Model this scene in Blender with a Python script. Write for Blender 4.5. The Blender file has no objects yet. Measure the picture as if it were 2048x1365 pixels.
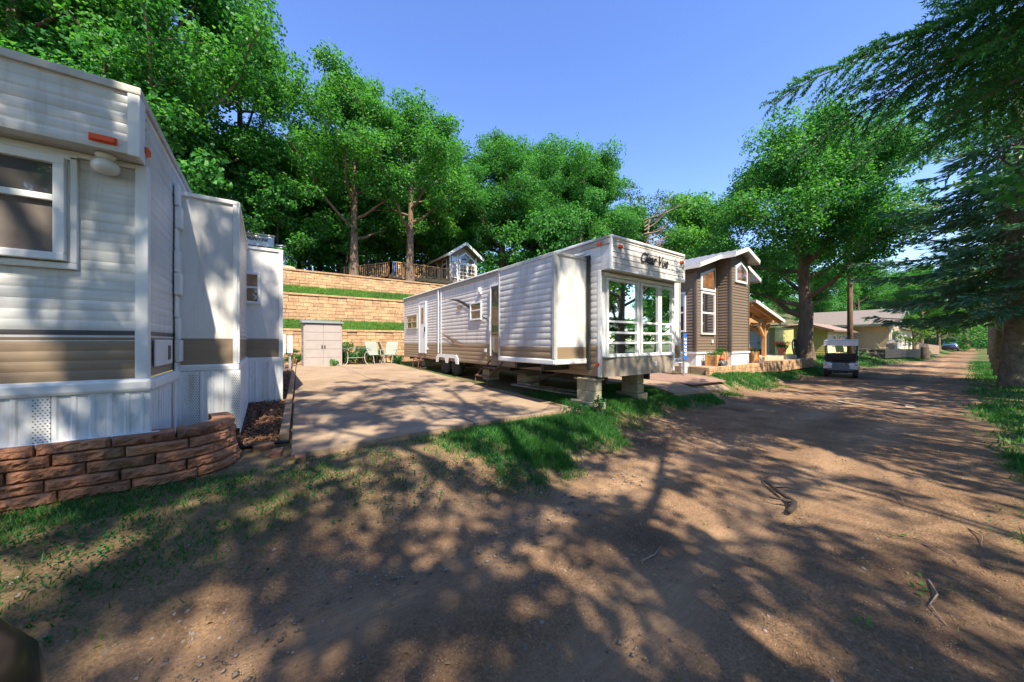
import bpy, math, random
import numpy as np
from mathutils import Vector, Matrix

S = bpy.context.scene
C = S.collection
R_ = math.radians

# ------------------------------------------------------------------ camera, sky, sun, exposure
cam_d = bpy.data.cameras.new("camera")
cam = bpy.data.objects.new("camera", cam_d)
C.objects.link(cam)
cam.location = (0, 0, 1.6)
cam.rotation_euler = (R_(90), 0, R_(-35.59))
cam_d.sensor_width = 36
cam_d.lens = 12.094
cam_d.shift_y = 0.0007
cam_d.clip_start = 0.05
cam_d.clip_end = 2000
S.camera = cam

SUN_EL, SUN_AZ = 52.0, 180.0 + 13.0
to_sun = Vector((math.sin(R_(SUN_AZ)) * math.cos(R_(SUN_EL)), math.cos(R_(SUN_AZ)) * math.cos(R_(SUN_EL)), math.sin(R_(SUN_EL))))
W = bpy.data.worlds.new("World")
S.world = W
W.use_nodes = True
nt = W.node_tree
sky = nt.nodes.new('ShaderNodeTexSky')
sky.sky_type = 'NISHITA'
sky.sun_disc = False
sky.sun_elevation = R_(SUN_EL)
sky.sun_rotation = R_(SUN_AZ)
sky.air_density = 1.0
sky.dust_density = 0.06
sky.ozone_density = 2.2
hs = nt.nodes.new('ShaderNodeHueSaturation')
hs.inputs['Hue'].default_value = .515
hs.inputs['Saturation'].default_value = 1.16
hs.inputs['Value'].default_value = 1.0
nt.links.new(sky.outputs[0], hs.inputs['Color'])
nt.links.new(hs.outputs[0], nt.nodes['Background'].inputs[0])
nt.nodes['Background'].inputs[1].default_value = 0.15

sun_d = bpy.data.lights.new("sun", 'SUN')
sun_d.energy = 4.3
sun_d.angle = R_(0.53)
sun_d.color = (1.0, 0.90, 0.73)
sun = bpy.data.objects.new("sun", sun_d)
sun.rotation_euler = (-to_sun).to_track_quat('-Z', 'Y').to_euler()
sun.location = (0, -20, 40)
C.objects.link(sun)

S.view_settings.view_transform = 'Standard'
S.view_settings.look = 'None'
S.view_settings.gamma = 1
S.view_settings.exposure = 1.3
S.render.engine = 'CYCLES'
S.cycles.use_denoising = True
S.cycles.max_bounces = 8
S.cycles.transparent_max_bounces = 8
S.cycles.caustics_reflective = False
S.cycles.caustics_refractive = False
S.cycles.sample_clamp_indirect = 6.0

# ------------------------------------------------------------------ helpers
def tag(o, label=None, cat=None, group=None, kind=None):
    if label: o['label'] = label
    if cat: o['category'] = cat
    if group: o['group'] = group
    if kind: o['kind'] = kind
    return o

def empty(name, loc=(0, 0, 0), label=None, cat=None, group=None):
    o = bpy.data.objects.new(name, None)
    o.empty_display_size = 0.2
    C.objects.link(o)
    o.location = loc
    return tag(o, label, cat, group)

def worg(o):
    p = Vector((0, 0, 0))
    while o is not None:
        p = p + Vector(o.location)
        o = o.parent
    return p

def link_mesh(name, me, mats, parent=None, loc=None):
    for m in mats: me.materials.append(m)
    o = bpy.data.objects.new(name, me)
    C.objects.link(o)
    if parent is not None: o.parent = parent
    if loc is not None: o.location = loc
    return o

def copy_tree(o, parent=None):
    c = o.copy()
    C.objects.link(c)
    c.parent = parent
    for ch in list(o.children): copy_tree(ch, c)
    return c

class MB:
    """collects geometry in world (or thing-local) coordinates and links it as one mesh"""
    def __init__(s):
        s.v, s.f, s.m = [], [], []
    def poly(s, pts, m=0):
        i = len(s.v)
        s.v += [tuple(p) for p in pts]
        s.f.append(tuple(range(i, i + len(pts))))
        s.m.append(m)
    def box(s, x0, x1, y0, y1, z0, z1, m=0):
        s.pts8([(x0, y0, z0), (x1, y0, z0), (x1, y1, z0), (x0, y1, z0), (x0, y0, z1), (x1, y0, z1), (x1, y1, z1), (x0, y1, z1)], m)
    def pts8(s, p, m=0):
        i = len(s.v)
        s.v += [tuple(q) for q in p]
        for f in ((0, 3, 2, 1), (4, 5, 6, 7), (0, 1, 5, 4), (1, 2, 6, 5), (2, 3, 7, 6), (3, 0, 4, 7)):
            s.f.append(tuple(i + k for k in f)); s.m.append(m)
    def wbox(s, O, R, N, s0, s1, z0, z1, d0, d1, m=0):
        O, R, N = Vector(O), Vector(R), Vector(N)
        P = lambda a, z, d: O + R * a + N * d + Vector((0, 0, z))
        s.pts8([P(s0, z0, d0), P(s1, z0, d0), P(s1, z0, d1), P(s0, z0, d1), P(s0, z1, d0), P(s1, z1, d0), P(s1, z1, d1), P(s0, z1, d1)], m)
    def bar(s, a, b, w, h, m=0, up=(0, 0, 1)):
        a, b = Vector(a), Vector(b)
        d = (b - a).normalized()
        u = Vector(up)
        if abs(d.dot(u)) > .98: u = Vector((1, 0, 0))
        x = d.cross(u).normalized() * (w / 2)
        y = x.cross(d).normalized() * (h / 2)
        s.pts8([a - x - y, a + x - y, b + x - y, b - x - y, a - x + y, a + x + y, b + x + y, b - x + y], m)
    def tube(s, pts, rad, n=8, m=0, cap=True):
        pts = [Vector(p) for p in pts]
        if not hasattr(rad, '__len__'): rad = [rad] * len(pts)
        base = len(s.v)
        ref = Vector((0, 0, 1))
        x = None
        for k, p in enumerate(pts):
            d = (pts[min(k + 1, len(pts) - 1)] - pts[max(k - 1, 0)])
            d = d.normalized() if d.length > 1e-9 else Vector((0, 0, 1))
            if x is None:
                r = ref if abs(d.dot(ref)) < .9 else Vector((1, 0, 0))
                x = d.cross(r).normalized()
            else:
                x = (x - d * x.dot(d)).normalized()
            y = d.cross(x)
            for j in range(n):
                t = 2 * math.pi * j / n
                s.v.append(tuple(p + (x * math.cos(t) + y * math.sin(t)) * rad[k]))
        for k in range(len(pts) - 1):
            for j in range(n):
                a = base + k * n + j; b = base + k * n + (j + 1) % n
                s.f.append((a, b, b + n, a + n)); s.m.append(m)
        if cap:
            s.f.append(tuple(base + j for j in range(n))[::-1]); s.m.append(m)
            e = base + (len(pts) - 1) * n
            s.f.append(tuple(e + j for j in range(n))); s.m.append(m)
    def lathe(s, prof, c=(0, 0, 0), n=16, m=0, axis='z', sx=1, sy=1):
        base = len(s.v)
        for r, z in prof:
            for j in range(n):
                t = 2 * math.pi * j / n
                a, b = r * math.cos(t) * sx, r * math.sin(t) * sy
                q = {'z': (a, b, z), 'x': (z, a, b), 'y': (a, z, b)}[axis]
                s.v.append((c[0] + q[0], c[1] + q[1], c[2] + q[2]))
        for k in range(len(prof) - 1):
            for j in range(n):
                a = base + k * n + j; b = base + k * n + (j + 1) % n
                s.f.append((a, b, b + n, a + n)); s.m.append(m)
        s.f.append(tuple(base + j for j in range(n))[::-1]); s.m.append(m)
        e = base + (len(prof) - 1) * n
        s.f.append(tuple(e + j for j in range(n))); s.m.append(m)
    def prism(s, O, R, N, poly, d0, d1, m=0):
        """polygon of (s, z) in the plane O,R,up, thick from d0 to d1 along N"""
        O, R, N = Vector(O), Vector(R), Vector(N)
        A = [O + R * a + Vector((0, 0, z)) + N * d0 for a, z in poly]
        B = [O + R * a + Vector((0, 0, z)) + N * d1 for a, z in poly]
        s.poly(A[::-1], m); s.poly(B, m)
        k = len(poly)
        for i in range(k):
            j = (i + 1) % k
            s.poly([A[i], A[j], B[j], B[i]], m)
    def sheet(s, O, R, N, s0, s1, zs, offs, mf):
        """horizontal-ribbed siding: z levels with outward offsets"""
        O, R, N = Vector(O), Vector(R), Vector(N)
        i = len(s.v)
        for z, o in zip(zs, offs):
            s.v.append(tuple(O + R * s0 + N * o + Vector((0, 0, z))))
            s.v.append(tuple(O + R * s1 + N * o + Vector((0, 0, z))))
        for k in range(len(zs) - 1):
            a = i + 2 * k
            s.f.append((a, a + 1, a + 3, a + 2)); s.m.append(mf((zs[k] + zs[k + 1]) / 2))
    def build(s, name, mats, parent=None, smooth=False, bevel=0.0, angle=40):
        if not isinstance(mats, (list, tuple)): mats = [mats]
        off = worg(parent) if parent is not None else Vector((0, 0, 0))
        me = bpy.data.meshes.new(name)
        me.from_pydata([(v[0] - off.x, v[1] - off.y, v[2] - off.z) for v in s.v], [], s.f)
        me.polygons.foreach_set('material_index', s.m)
        if smooth: me.polygons.foreach_set('use_smooth', [True] * len(s.f))
        me.update()
        o = link_mesh(name, me, mats, parent)
        if bevel:
            b = o.modifiers.new('bevel', 'BEVEL')
            b.width = bevel; b.segments = 2; b.limit_method = 'ANGLE'; b.angle_limit = R_(35)
        return o

def np_mesh(name, V, k, mat_, parent=None, smooth=False):
    """V: (n*k,3) separate polygons of k corners"""
    n = len(V) // k
    me = bpy.data.meshes.new(name)
    me.vertices.add(n * k)
    me.vertices.foreach_set('co', V.astype(np.float32).ravel())
    me.loops.add(n * k)
    me.loops.foreach_set('vertex_index', np.arange(n * k, dtype=np.int32))
    me.polygons.add(n)
    me.polygons.foreach_set('loop_start', np.arange(0, n * k, k, dtype=np.int32))
    if smooth: me.polygons.foreach_set('use_smooth', np.ones(n, dtype=bool))
    me.update(calc_edges=True)
    if mat_ is not None: me.materials.append(mat_)
    if name is None: return me
    return me

def unit(a):
    return a / (np.linalg.norm(a, axis=1, keepdims=True) + 1e-9)

def leaf_quads(c, n, L, Wd, rng, fold=0.18):
    """folded rhombic leaves at centres c, facing n"""
    n = unit(n)
    t = unit(np.cross(n, rng.normal(size=n.shape)))
    b = np.cross(n, t)
    L = L[:, None]; Wd = Wd[:, None]
    up = n * L * fold
    V = np.stack([c - t * L / 2, c + b * Wd / 2 + up, c + t * L / 2, c - b * Wd / 2 + up], axis=1)
    return V.reshape(-1, 3)

# ------------------------------------------------------------------ materials
def newmat(name):
    m = bpy.data.materials.new(name)
    m.use_nodes = True
    t = m.node_tree
    return m, t, t.nodes['Principled BSDF']

def N_(t, kind, **kw):
    n = t.nodes.new(kind)
    for k, v in kw.items(): setattr(n, k, v)
    return n

def mixrgb(t, fac, a, b, blend='MIX'):
    n = N_(t, 'ShaderNodeMix', data_type='RGBA', blend_type=blend)
    for sock, val in ((n.inputs[0], fac), (n.inputs[6], a), (n.inputs[7], b)):
        if hasattr(val, 'links') or hasattr(val, 'is_linked'): t.links.new(val, sock)
        else: sock.default_value = val if not isinstance(val, tuple) else (val + (1,) if len(val) == 3 else val)
    return n.outputs[2]

def noise(t, scale, detail=5, rough=.6, stretch=(1, 1, 1), coord='Object'):
    tc = N_(t, 'ShaderNodeTexCoord')
    mp = N_(t, 'ShaderNodeMapping')
    mp.inputs['Scale'].default_value = stretch
    t.links.new(tc.outputs[coord], mp.inputs[0])
    n = N_(t, 'ShaderNodeTexNoise')
    n.inputs['Scale'].default_value = scale
    n.inputs['Detail'].default_value = detail
    n.inputs['Roughness'].default_value = rough
    t.links.new(mp.outputs[0], n.inputs['Vector'])
    return n.outputs['Fac']

def ramp(t, fac, stops):
    r = N_(t, 'ShaderNodeValToRGB')
    e = r.color_ramp.elements
    while len(e) < len(stops): e.new(0.5)
    for i, (p, c) in enumerate(stops):
        e[i].position = p
        e[i].color = c + (1,) if len(c) == 3 else c
    t.links.new(fac, r.inputs[0])
    return r.outputs[0]

def mul(c, k): return tuple(min(1., x * k) for x in c)

def mat(name, col, rough=.6, var=.12, scale=5., bump=0., bscale=40., bdist=.01, metal=0., stretch=(1, 1, 1), bstretch=(1, 1, 1), island=0., dirt=None, spec=.5, coat=0.):
    m, t, p = newmat(name)
    c = ramp(t, noise(t, scale, stretch=stretch), [(.3, mul(col, 1 - var)), (.7, mul(col, 1 + var))])
    if dirt:
        dc, ds, lo, hi = dirt[:4]
        f = ramp(t, noise(t, ds, 8, .7, stretch=dirt[4] if len(dirt) > 4 else (1, 1, 1)), [(lo, (0, 0, 0)), (hi, (1, 1, 1))])
        c = mixrgb(t, f, c, dc)
    if island:
        g = N_(t, 'ShaderNodeNewGeometry')
        r = ramp(t, g.outputs['Random Per Island'], [(0, (1 - island,) * 3), (1, (1 + island * .6, 1 + island * .55, 1 + island * .5))])
        c = mixrgb(t, 1.0, c, r, 'MULTIPLY')
    t.links.new(c, p.inputs['Base Color'])
    p.inputs['Roughness'].default_value = rough
    p.inputs['Metallic'].default_value = metal
    p.inputs['Specular IOR Level'].default_value = spec
    if coat: p.inputs['Coat Weight'].default_value = coat
    if bump:
        b = N_(t, 'ShaderNodeBump')
        b.inputs['Strength'].default_value = bump
        b.inputs['Distance'].default_value = bdist
        t.links.new(noise(t, bscale, 6, .65, stretch=bstretch), b.inputs['Height'])
        t.links.new(b.outputs[0], p.inputs['Normal'])
    return m

def leafmat(name, cols, rough=.5, trans=.44, spec=.28):
    m, t, p = newmat(name)
    g = N_(t, 'ShaderNodeNewGeometry')
    c = ramp(t, g.outputs['Random Per Island'], [(i / (len(cols) - 1), q) for i, q in enumerate(cols)])
    n = noise(t, 0.55, 3)
    c = mixrgb(t, 1.0, c, ramp(t, n, [(.3, (.7, .78, .8)), (.7, (1.2, 1.12, .95))]), 'MULTIPLY')
    t.links.new(c, p.inputs['Base Color'])
    p.inputs['Roughness'].default_value = rough
    p.inputs['Specular IOR Level'].default_value = spec
    tr = N_(t, 'ShaderNodeBsdfTranslucent')
    t.links.new(mixrgb(t, 1.0, c, (1.6, 1.7, .6, 1), 'MULTIPLY'), tr.inputs[0])
    mx = N_(t, 'ShaderNodeMixShader')
    mx.inputs[0].default_value = trans
    t.links.new(p.outputs[0], mx.inputs[1]); t.links.new(tr.outputs[0], mx.inputs[2])
    t.links.new(mx.outputs[0], t.nodes['Material Output'].inputs[0])
    return m

def glassmat(name, body, ior=2.0, rough=.02, var=.5, scale=1.5):
    """window seen in daylight: dim room behind, mirror-like front that follows Fresnel"""
    m, t, p = newmat(name)
    c = ramp(t, noise(t, scale, 3), [(.35, mul(body, 1 - var)), (.65, mul(body, 1 + var))])
    t.links.new(c, p.inputs['Base Color'])
    p.inputs['Roughness'].default_value = .5
    gl = N_(t, 'ShaderNodeBsdfGlossy')
    gl.inputs['Roughness'].default_value = rough
    gl.inputs['Color'].default_value = (.95, .97, 1, 1)
    fr = N_(t, 'ShaderNodeFresnel'); fr.inputs['IOR'].default_value = ior
    mx = N_(t, 'ShaderNodeMixShader')
    t.links.new(fr.outputs[0], mx.inputs[0])
    t.links.new(p.outputs[0], mx.inputs[1]); t.links.new(gl.outputs[0], mx.inputs[2])
    t.links.new(mx.outputs[0], t.nodes['Material Output'].inputs[0])
    return m

M = {}
M['white_siding'] = mat('white_siding', (.61, .605, .585), .36, .12, 3, stretch=(.3, .3, 5), bump=.25, bscale=6, bdist=.01, bstretch=(.15, .15, 3), dirt=((.36, .32, .26), 1.6, .50, .88, (6, 6, .5)))
M['white_siding_far'] = mat('white_siding_far', (.60, .57, .54), .42, .06, 3, bump=.2, bscale=5, bdist=.008, bstretch=(.15, .15, 3), dirt=((.36, .32, .27), 1.3, .48, .86, (5, 5, .45)))
M['tan_band'] = mat('tan_band', (.26, .19, .125), .42, .12, 4, stretch=(.2, .2, 4))
M['apron'] = mat('apron', (.36, .30, .24), .45, .1, 3, dirt=((.25, .2, .15), 3, .5, .9))
M['tan_band_far'] = mat('tan_band_far', (.27, .19, .12), .42, .1, 3, stretch=(.2, .2, 3))
M['dark_stripe'] = mat('dark_stripe', (.05, .04, .045), .5)
M['groove'] = mat('groove', (.12, .115, .11), .7)
M['white_trim'] = mat('white_trim', (.74, .74, .73), .4, .05, 6, dirt=((.45, .42, .36), 7, .6, .95))
M['white_flat'] = mat('white_flat', (.68, .665, .64), .45, .06, 2, bump=.15, bscale=2.5, bdist=.01, dirt=((.45, .42, .36), 2.2, .5, .9, (4, 4, .4)))
M['aged_trim'] = mat('aged_trim', (.48, .46, .42), .5, .15, 8, dirt=((.2, .17, .13), 9, .55, .85))
M['roof_edge'] = mat('roof_edge', (.33, .29, .25), .6, .12, 6)
M['vinyl_skirt'] = mat('vinyl_skirt', (.70, .72, .74), .45, .05, 2, dirt=((.36, .31, .24), 3, .5, .85, (3, 3, .7)))
M['perf'] = mat('perf', (.60, .61, .62), .6)
M['black_hole'] = mat('black_hole', (.02, .02, .02), .9)
M['glass_dark'] = glassmat('glass_dark', (.035, .03, .026), 1.9)
M['glass_front'] = glassmat('glass_front', (.055, .045, .038), 1.75)
M['glass_warm'] = glassmat('glass_warm', (.16, .07, .025), 1.6, var=.8, scale=2.2)
M['glass_blind'] = glassmat('glass_blind', (.30, .36, .33), 1.6, var=.15)
M['screen'] = mat('screen', (.13, .105, .09), .8, .2, 4)
M['orange_lens'] = mat('orange_lens', (.75, .085, .008), .25, .1, 20)
M['milk_glass'] = mat('milk_glass', (.70, .69, .64), .15, .03, 4, dirt=((.45, .4, .33), 12, .6, .95))
M['rubber'] = mat('rubber', (.02, .02, .021), .75, .2, 10, bump=.3, bscale=60)
M['black_metal'] = mat('black_metal', (.03, .028, .027), .55, .3, 10)
M['rust_metal'] = mat('rust_metal', (.17, .075, .05), .7, .3, 14, bump=.2, bscale=60)
M['grey_metal'] = mat('grey_metal', (.42, .43, .44), .4, .1, 10, metal=.5)
M['concrete_block'] = mat('concrete_block', (.42, .37, .25), .9, .2, 9, bump=.5, bscale=70, island=.15)
M['brick_red'] = mat('brick_red', (.43, .20, .11), .95, .36, 9, bump=1.0, bscale=55, bdist=.03, island=.38, dirt=((.40, .27, .14), 3.2, .5, .8))
M['tan_block'] = mat('tan_block', (.50, .31, .165), .95, .28, 7, bump=1., bscale=25, bdist=.04, island=.28, dirt=((.36, .22, .12), 1.2, .45, .8, (1, 1, 3)))
def concrete_mat():
    m, t, p = newmat('concrete')
    c = ramp(t, noise(t, .9, 8, .65), [(.3, (.235, .16, .10)), (.5, (.335, .24, .16)), (.72, (.40, .30, .21))])
    c = mixrgb(t, 1.0, c, ramp(t, noise(t, 45, 4, .7), [(.3, (.8, .8, .8)), (.7, (1.12, 1.12, 1.12))]), 'MULTIPLY')
    c = mixrgb(t, ramp(t, noise(t, 2.3, 7, .75), [(.56, (0, 0, 0)), (.74, (.7, .7, .7))]), c, (.16, .11, .075))
    tc = N_(t, 'ShaderNodeTexCoord'); sx = N_(t, 'ShaderNodeSeparateXYZ'); t.links.new(tc.outputs['Object'], sx.inputs[0])
    def line(sock, period, off):
        a = N_(t, 'ShaderNodeMath', operation='ADD'); t.links.new(sock, a.inputs[0]); a.inputs[1].default_value = off
        d = N_(t, 'ShaderNodeMath', operation='PINGPONG'); t.links.new(a.outputs[0], d.inputs[0]); d.inputs[1].default_value = period
        l = N_(t, 'ShaderNodeMath', operation='LESS_THAN'); t.links.new(d.outputs[0], l.inputs[0]); l.inputs[1].default_value = .012
        return l.outputs[0]
    ln = N_(t, 'ShaderNodeMath', operation='MAXIMUM'); t.links.new(line(sx.outputs[1], 2.1, 1.9), ln.inputs[0]); t.links.new(line(sx.outputs[0], 2.3, 2.1), ln.inputs[1])
    vo = N_(t, 'ShaderNodeTexVoronoi', feature='DISTANCE_TO_EDGE'); vo.inputs['Scale'].default_value = .33
    wob = N_(t, 'ShaderNodeMix', data_type='VECTOR'); wob.inputs[0].default_value = .12
    nz = N_(t, 'ShaderNodeTexNoise'); nz.inputs['Scale'].default_value = 3; nz.inputs['Detail'].default_value = 6
    t.links.new(tc.outputs['Object'], wob.inputs[4]); t.links.new(nz.outputs['Color'], wob.inputs[5]); t.links.new(wob.outputs[1], vo.inputs['Vector'])
    cr = N_(t, 'ShaderNodeMath', operation='LESS_THAN'); t.links.new(vo.outputs['Distance'], cr.inputs[0]); cr.inputs[1].default_value = .0028
    cm = N_(t, 'ShaderNodeMath', operation='MULTIPLY'); t.links.new(cr.outputs[0], cm.inputs[0]); cm.inputs[1].default_value = .6
    l2 = N_(t, 'ShaderNodeMath', operation='MAXIMUM'); t.links.new(ln.outputs[0], l2.inputs[0]); t.links.new(cm.outputs[0], l2.inputs[1])
    c = mixrgb(t, l2.outputs[0], c, (.10, .07, .05))
    t.links.new(c, p.inputs['Base Color'])
    p.inputs['Roughness'].default_value = .9; p.inputs['Specular IOR Level'].default_value = .25
    b = N_(t, 'ShaderNodeBump'); b.inputs['Strength'].default_value = .4; b.inputs['Distance'].default_value = .004
    t.links.new(noise(t, 60, 6, .7), b.inputs['Height']); t.links.new(b.outputs[0], p.inputs['Normal'])
    return m
M['concrete'] = concrete_mat()
M['red_carpet'] = mat('red_carpet', (.27, .165, .12), .95, .2, 6, bump=.3, bscale=80)
M['wood_new'] = mat('wood_new', (.50, .27, .10), .6, .22, 6, stretch=(1, 1, 8), bump=.2, bscale=30)
M['wood_deck'] = mat('wood_deck', (.50, .28, .13), .75, .25, 6)
M['wood_grey'] = mat('wood_grey', (.27, .22, .17), .85, .25, 8)
M['wood_pale'] = mat('wood_pale', (.55, .40, .28), .8, .2, 7)
M['timber_edge'] = mat('timber_edge', (.34, .22, .13), .85, .25, 8, bump=.3, bscale=40)
M['mulch'] = mat('mulch', (.22, .115, .06), .95, .4, 30, island=.5)
M['mulch_soil'] = mat('mulch_soil', (.12, .065, .038), .95, .4, 30, bump=.8, bscale=50)
M['brown_vinyl'] = mat('brown_vinyl', (.185, .135, .095), .55, .06, 4)
M['brown_panel'] = mat('brown_panel', (.135, .10, .075), .55, .08, 4)
M['metal_roof'] = mat('metal_roof', (.36, .37, .40), .35, .06, 4, metal=.5)
M['soffit'] = mat('soffit', (.70, .66, .6), .6, .05, 6)
M['shed_grey'] = mat('shed_grey', (.37, .325, .295), .55, .06, 4)
M['shed_roof'] = mat('shed_roof', (.16, .19, .19), .6)
M['sling'] = mat('sling', (.30, .33, .28), .7, .1, 20)
M['frame_cream'] = mat('frame_cream', (.42, .40, .33), .5)
M['table_glass'] = glassmat('table_glass', (.20, .26, .24), 1.7)
M['grey_siding'] = mat('grey_siding', (.30, .235, .175), .6, .12, 5)
M['blue_sign'] = mat('blue_sign', (.03, .15, .52), .4, .1, 10)
M['sign_white'] = mat('sign_white', (.8, .8, .8), .5, .02)
M['black_letter'] = mat('black_letter', (.03, .022, .02), .5)
M['yellow_siding'] = mat('yellow_siding', (.50, .44, .15), .65, .05, 4)
M['cream_siding'] = mat('cream_siding', (.70, .58, .36), .65, .05, 4)
M['tan_stucco'] = mat('tan_stucco', (.62, .43, .22), .8, .06, 5)
M['shingle_pink'] = mat('shingle_pink', (.27, .19, .145), .85, .15, 12)
M['shingle_grey'] = mat('shingle_grey', (.20, .165, .14), .9, .22, 9, bump=.3, bscale=30)
M['green_trim'] = mat('green_trim', (.12, .19, .16), .6)
M['brown_trim'] = mat('brown_trim', (.16, .09, .06), .6)
M['stone'] = mat('stone', (.46, .36, .25), .9, .45, 4.5, bump=.8, bscale=8, bdist=.05, island=.35)
M['flower_red'] = mat('flower_red', (.65, .10, .06), .6, .3, 30)
M['terracotta'] = mat('terracotta', (.42, .17, .10), .8)
M['car_black'] = mat('car_black', (.008, .008, .010), .2, .1, 2)
M['car_blue'] = mat('car_blue', (.02, .07, .30), .15, .1, 2, coat=.8)
M['car_purple'] = mat('car_purple', (.03, .024, .05), .2, .1, 2, coat=.8)
M['chrome'] = mat('chrome', (.55, .53, .5), .12, .05, 4, metal=1.)
M['cart_white'] = mat('cart_white', (.66, .64, .60), .3, .05, 3)
M['cart_grey'] = mat('cart_grey', (.09, .10, .12), .4, .1, 4)
M['cart_black'] = mat('cart_black', (.025, .023, .022), .6, .2, 8)
M['tail_red'] = mat('tail_red', (.5, .02, .015), .3)
M['bark'] = mat('bark', (.17, .115, .078), .95, .4, 5, stretch=(2, 2, .5), bump=1., bscale=14, bdist=.05, bstretch=(2.2, 2.2, .35))
M['bark_dark'] = mat('bark_dark', (.10, .075, .055), .95, .4, 5, stretch=(2, 2, .5), bump=1., bscale=16, bdist=.05, bstretch=(2.2, 2.2, .35))
M['bark_spruce'] = mat('bark_spruce', (.21, .165, .12), .95, .4, 6, bump=1., bscale=16, bdist=.06, bstretch=(1.5, 1.5, .8))
M['dead_wood'] = mat('dead_wood', (.30, .22, .16), .9, .3, 8)
M['leaf_oak'] = leafmat('leaf_oak', [(.03, .125, .03), (.05, .20, .045), (.08, .265, .06), (.14, .33, .085)])
M['leaf_deep'] = leafmat('leaf_deep', [(.028, .13, .034), (.048, .205, .05), (.075, .26, .062), (.125, .32, .085)])
M['leaf_light'] = leafmat('leaf_light', [(.04, .16, .04), (.07, .23, .05), (.10, .28, .06), (.14, .31, .08)])
M['leaf_lime'] = leafmat('leaf_lime', [(.06, .15, .03), (.10, .22, .04), (.13, .26, .05)])
M['needle_dark'] = leafmat('needle_dark', [(.03, .135, .05), (.05, .20, .065), (.085, .27, .085)], .5, .38)
M['needle_blue'] = leafmat('needle_blue', [(.06, .16, .105), (.10, .24, .16), (.17, .33, .225)], .5, .2)
M['needle_pine'] = leafmat('needle_pine', [(.045, .12, .03), (.07, .17, .04), (.10, .20, .05)], .5, .2)
M['grass'] = leafmat('grass', [(.02, .105, .025), (.035, .16, .035), (.06, .20, .04), (.10, .22, .05)], .5, .3, .3)
M['grass_yellow'] = leafmat('grass_yellow', [(.06, .19, .03), (.09, .25, .04), (.14, .29, .05), (.20, .28, .08)], .5, .3, .3)  # lighter, yellower green than the verge grass
M['weed'] = leafmat('weed', [(.014, .085, .03), (.022, .12, .038), (.035, .15, .045)], .5, .25, .3)
M['dry_blade'] = leafmat('dry_blade', [(.28, .19, .09), (.36, .26, .13), (.16, .16, .05)], .8, .2, .2)
M['pebble'] = mat('pebble', (.22, .185, .16), .9, .3, 20, island=.6)
M['grit'] = mat('grit', (.34, .225, .14), .95, .3, 20, island=.6)
M['pale_dust'] = mat('pale_dust', (.35, .25, .165), .95, .15, 9, bump=.5, bscale=60)
M['shrub'] = leafmat('shrub', [(.02, .11, .03), (.035, .16, .04), (.06, .21, .05)])
# ------------------------------------------------------------------ terrain
def sm(x, a, b):
    t = np.clip((np.asarray(x, float) - a) / (b - a), 0, 1)
    return t * t * (3 - 2 * t)

_lat = np.random.default_rng(7).random((256, 256))
def vnoise(x, y):
    x = np.asarray(x, float); y = np.asarray(y, float)
    xi = np.floor(x).astype(int); yi = np.floor(y).astype(int)
    fx = x - xi; fy = y - yi
    fx = fx * fx * (3 - 2 * fx); fy = fy * fy * (3 - 2 * fy)
    g = lambda a, b: _lat[a % 256, b % 256]
    return (g(xi, yi) * (1 - fx) + g(xi + 1, yi) * fx) * (1 - fy) + (g(xi, yi + 1) * (1 - fx) + g(xi + 1, yi + 1) * fx) * fy
def fbm(x, y, o=4):
    s = 0; a = .5; t = 0
    for k in range(o):
        s = s + a * vnoise(x * 2 ** k + 17 * k, y * 2 ** k + 31 * k); t += a; a *= .55
    return s / t

road_left = lambda u: np.interp(u, [-60, 0, 3, 5, 8, 12, 14, 20, 30, 50, 90], [2.3, 2.4, 3.0, 3.4, 3.95, 4.5, 4.7, 4.95, 4.9, 3.4, 3.2])
road_right = lambda u: np.interp(u, [-60, 0, 5, 8, 12, 25, 45, 90], [-1.6, -.5, -.08, .14, .36, .9, 1.35, 1.75])
WALLS = [(18.2, .66, 2.10), (20.2, 2.68, 3.95), (22.4, 4.68, 5.52)]     # terrace walls: v, foot, top
def gz(u, v):
    u = np.asarray(u, float); v = np.asarray(v, float)
    road = -.12 * sm(u, 2, 16)
    yard = np.interp(u, [-30, -1.5, 2, 5.3, 8, 12.2, 13, 20, 28, 40, 50, 90], [.25, .32, .36, .30, .28, .34, .42, .45, .50, .32, .58, .45])
    vl = road_left(u)
    ramp_in = np.interp(u, [3, 9, 20], [-.2, .0, .1]); ramp_w = np.interp(u, [-2, 3, 9, 13, 30], [1.7, 1.5, 1.3, 1.1, 2.2])
    w = sm(v, vl + ramp_in, vl + ramp_in + ramp_w)
    z = road * (1 - w) + yard * w
    z = z + .22 * np.clip((v - 4.3) / 12.2, 0, 1.15) * w
    z = z + .05 * sm(-v, .3, 3)
    # hill: terraces behind the two trailers, a plain slope farther along
    ter = np.where(v > 22.66, 5.46 + .9 * sm(v, 22.5, 30), np.where(v > 20.46, 3.90 + .74 * np.clip((v - 20.5) / 1.8, 0, 1), np.where(v > 18.46, 2.05 + .60 * np.clip((v - 18.5) / 1.6, 0, 1), z)))
    nat = z + 5.8 * sm(v, 15.5, 29)
    k = sm(u, 11.5, 15)
    z = ter * (1 - k) + nat * k
    z = z + np.clip(v - 30, 0, 60) * .14
    z = z + 6.0 * sm(u, 95, 150) * sm(v + 40, 0, 30)
    return z
def gzf(u, v): return float(gz(u, v))

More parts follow.
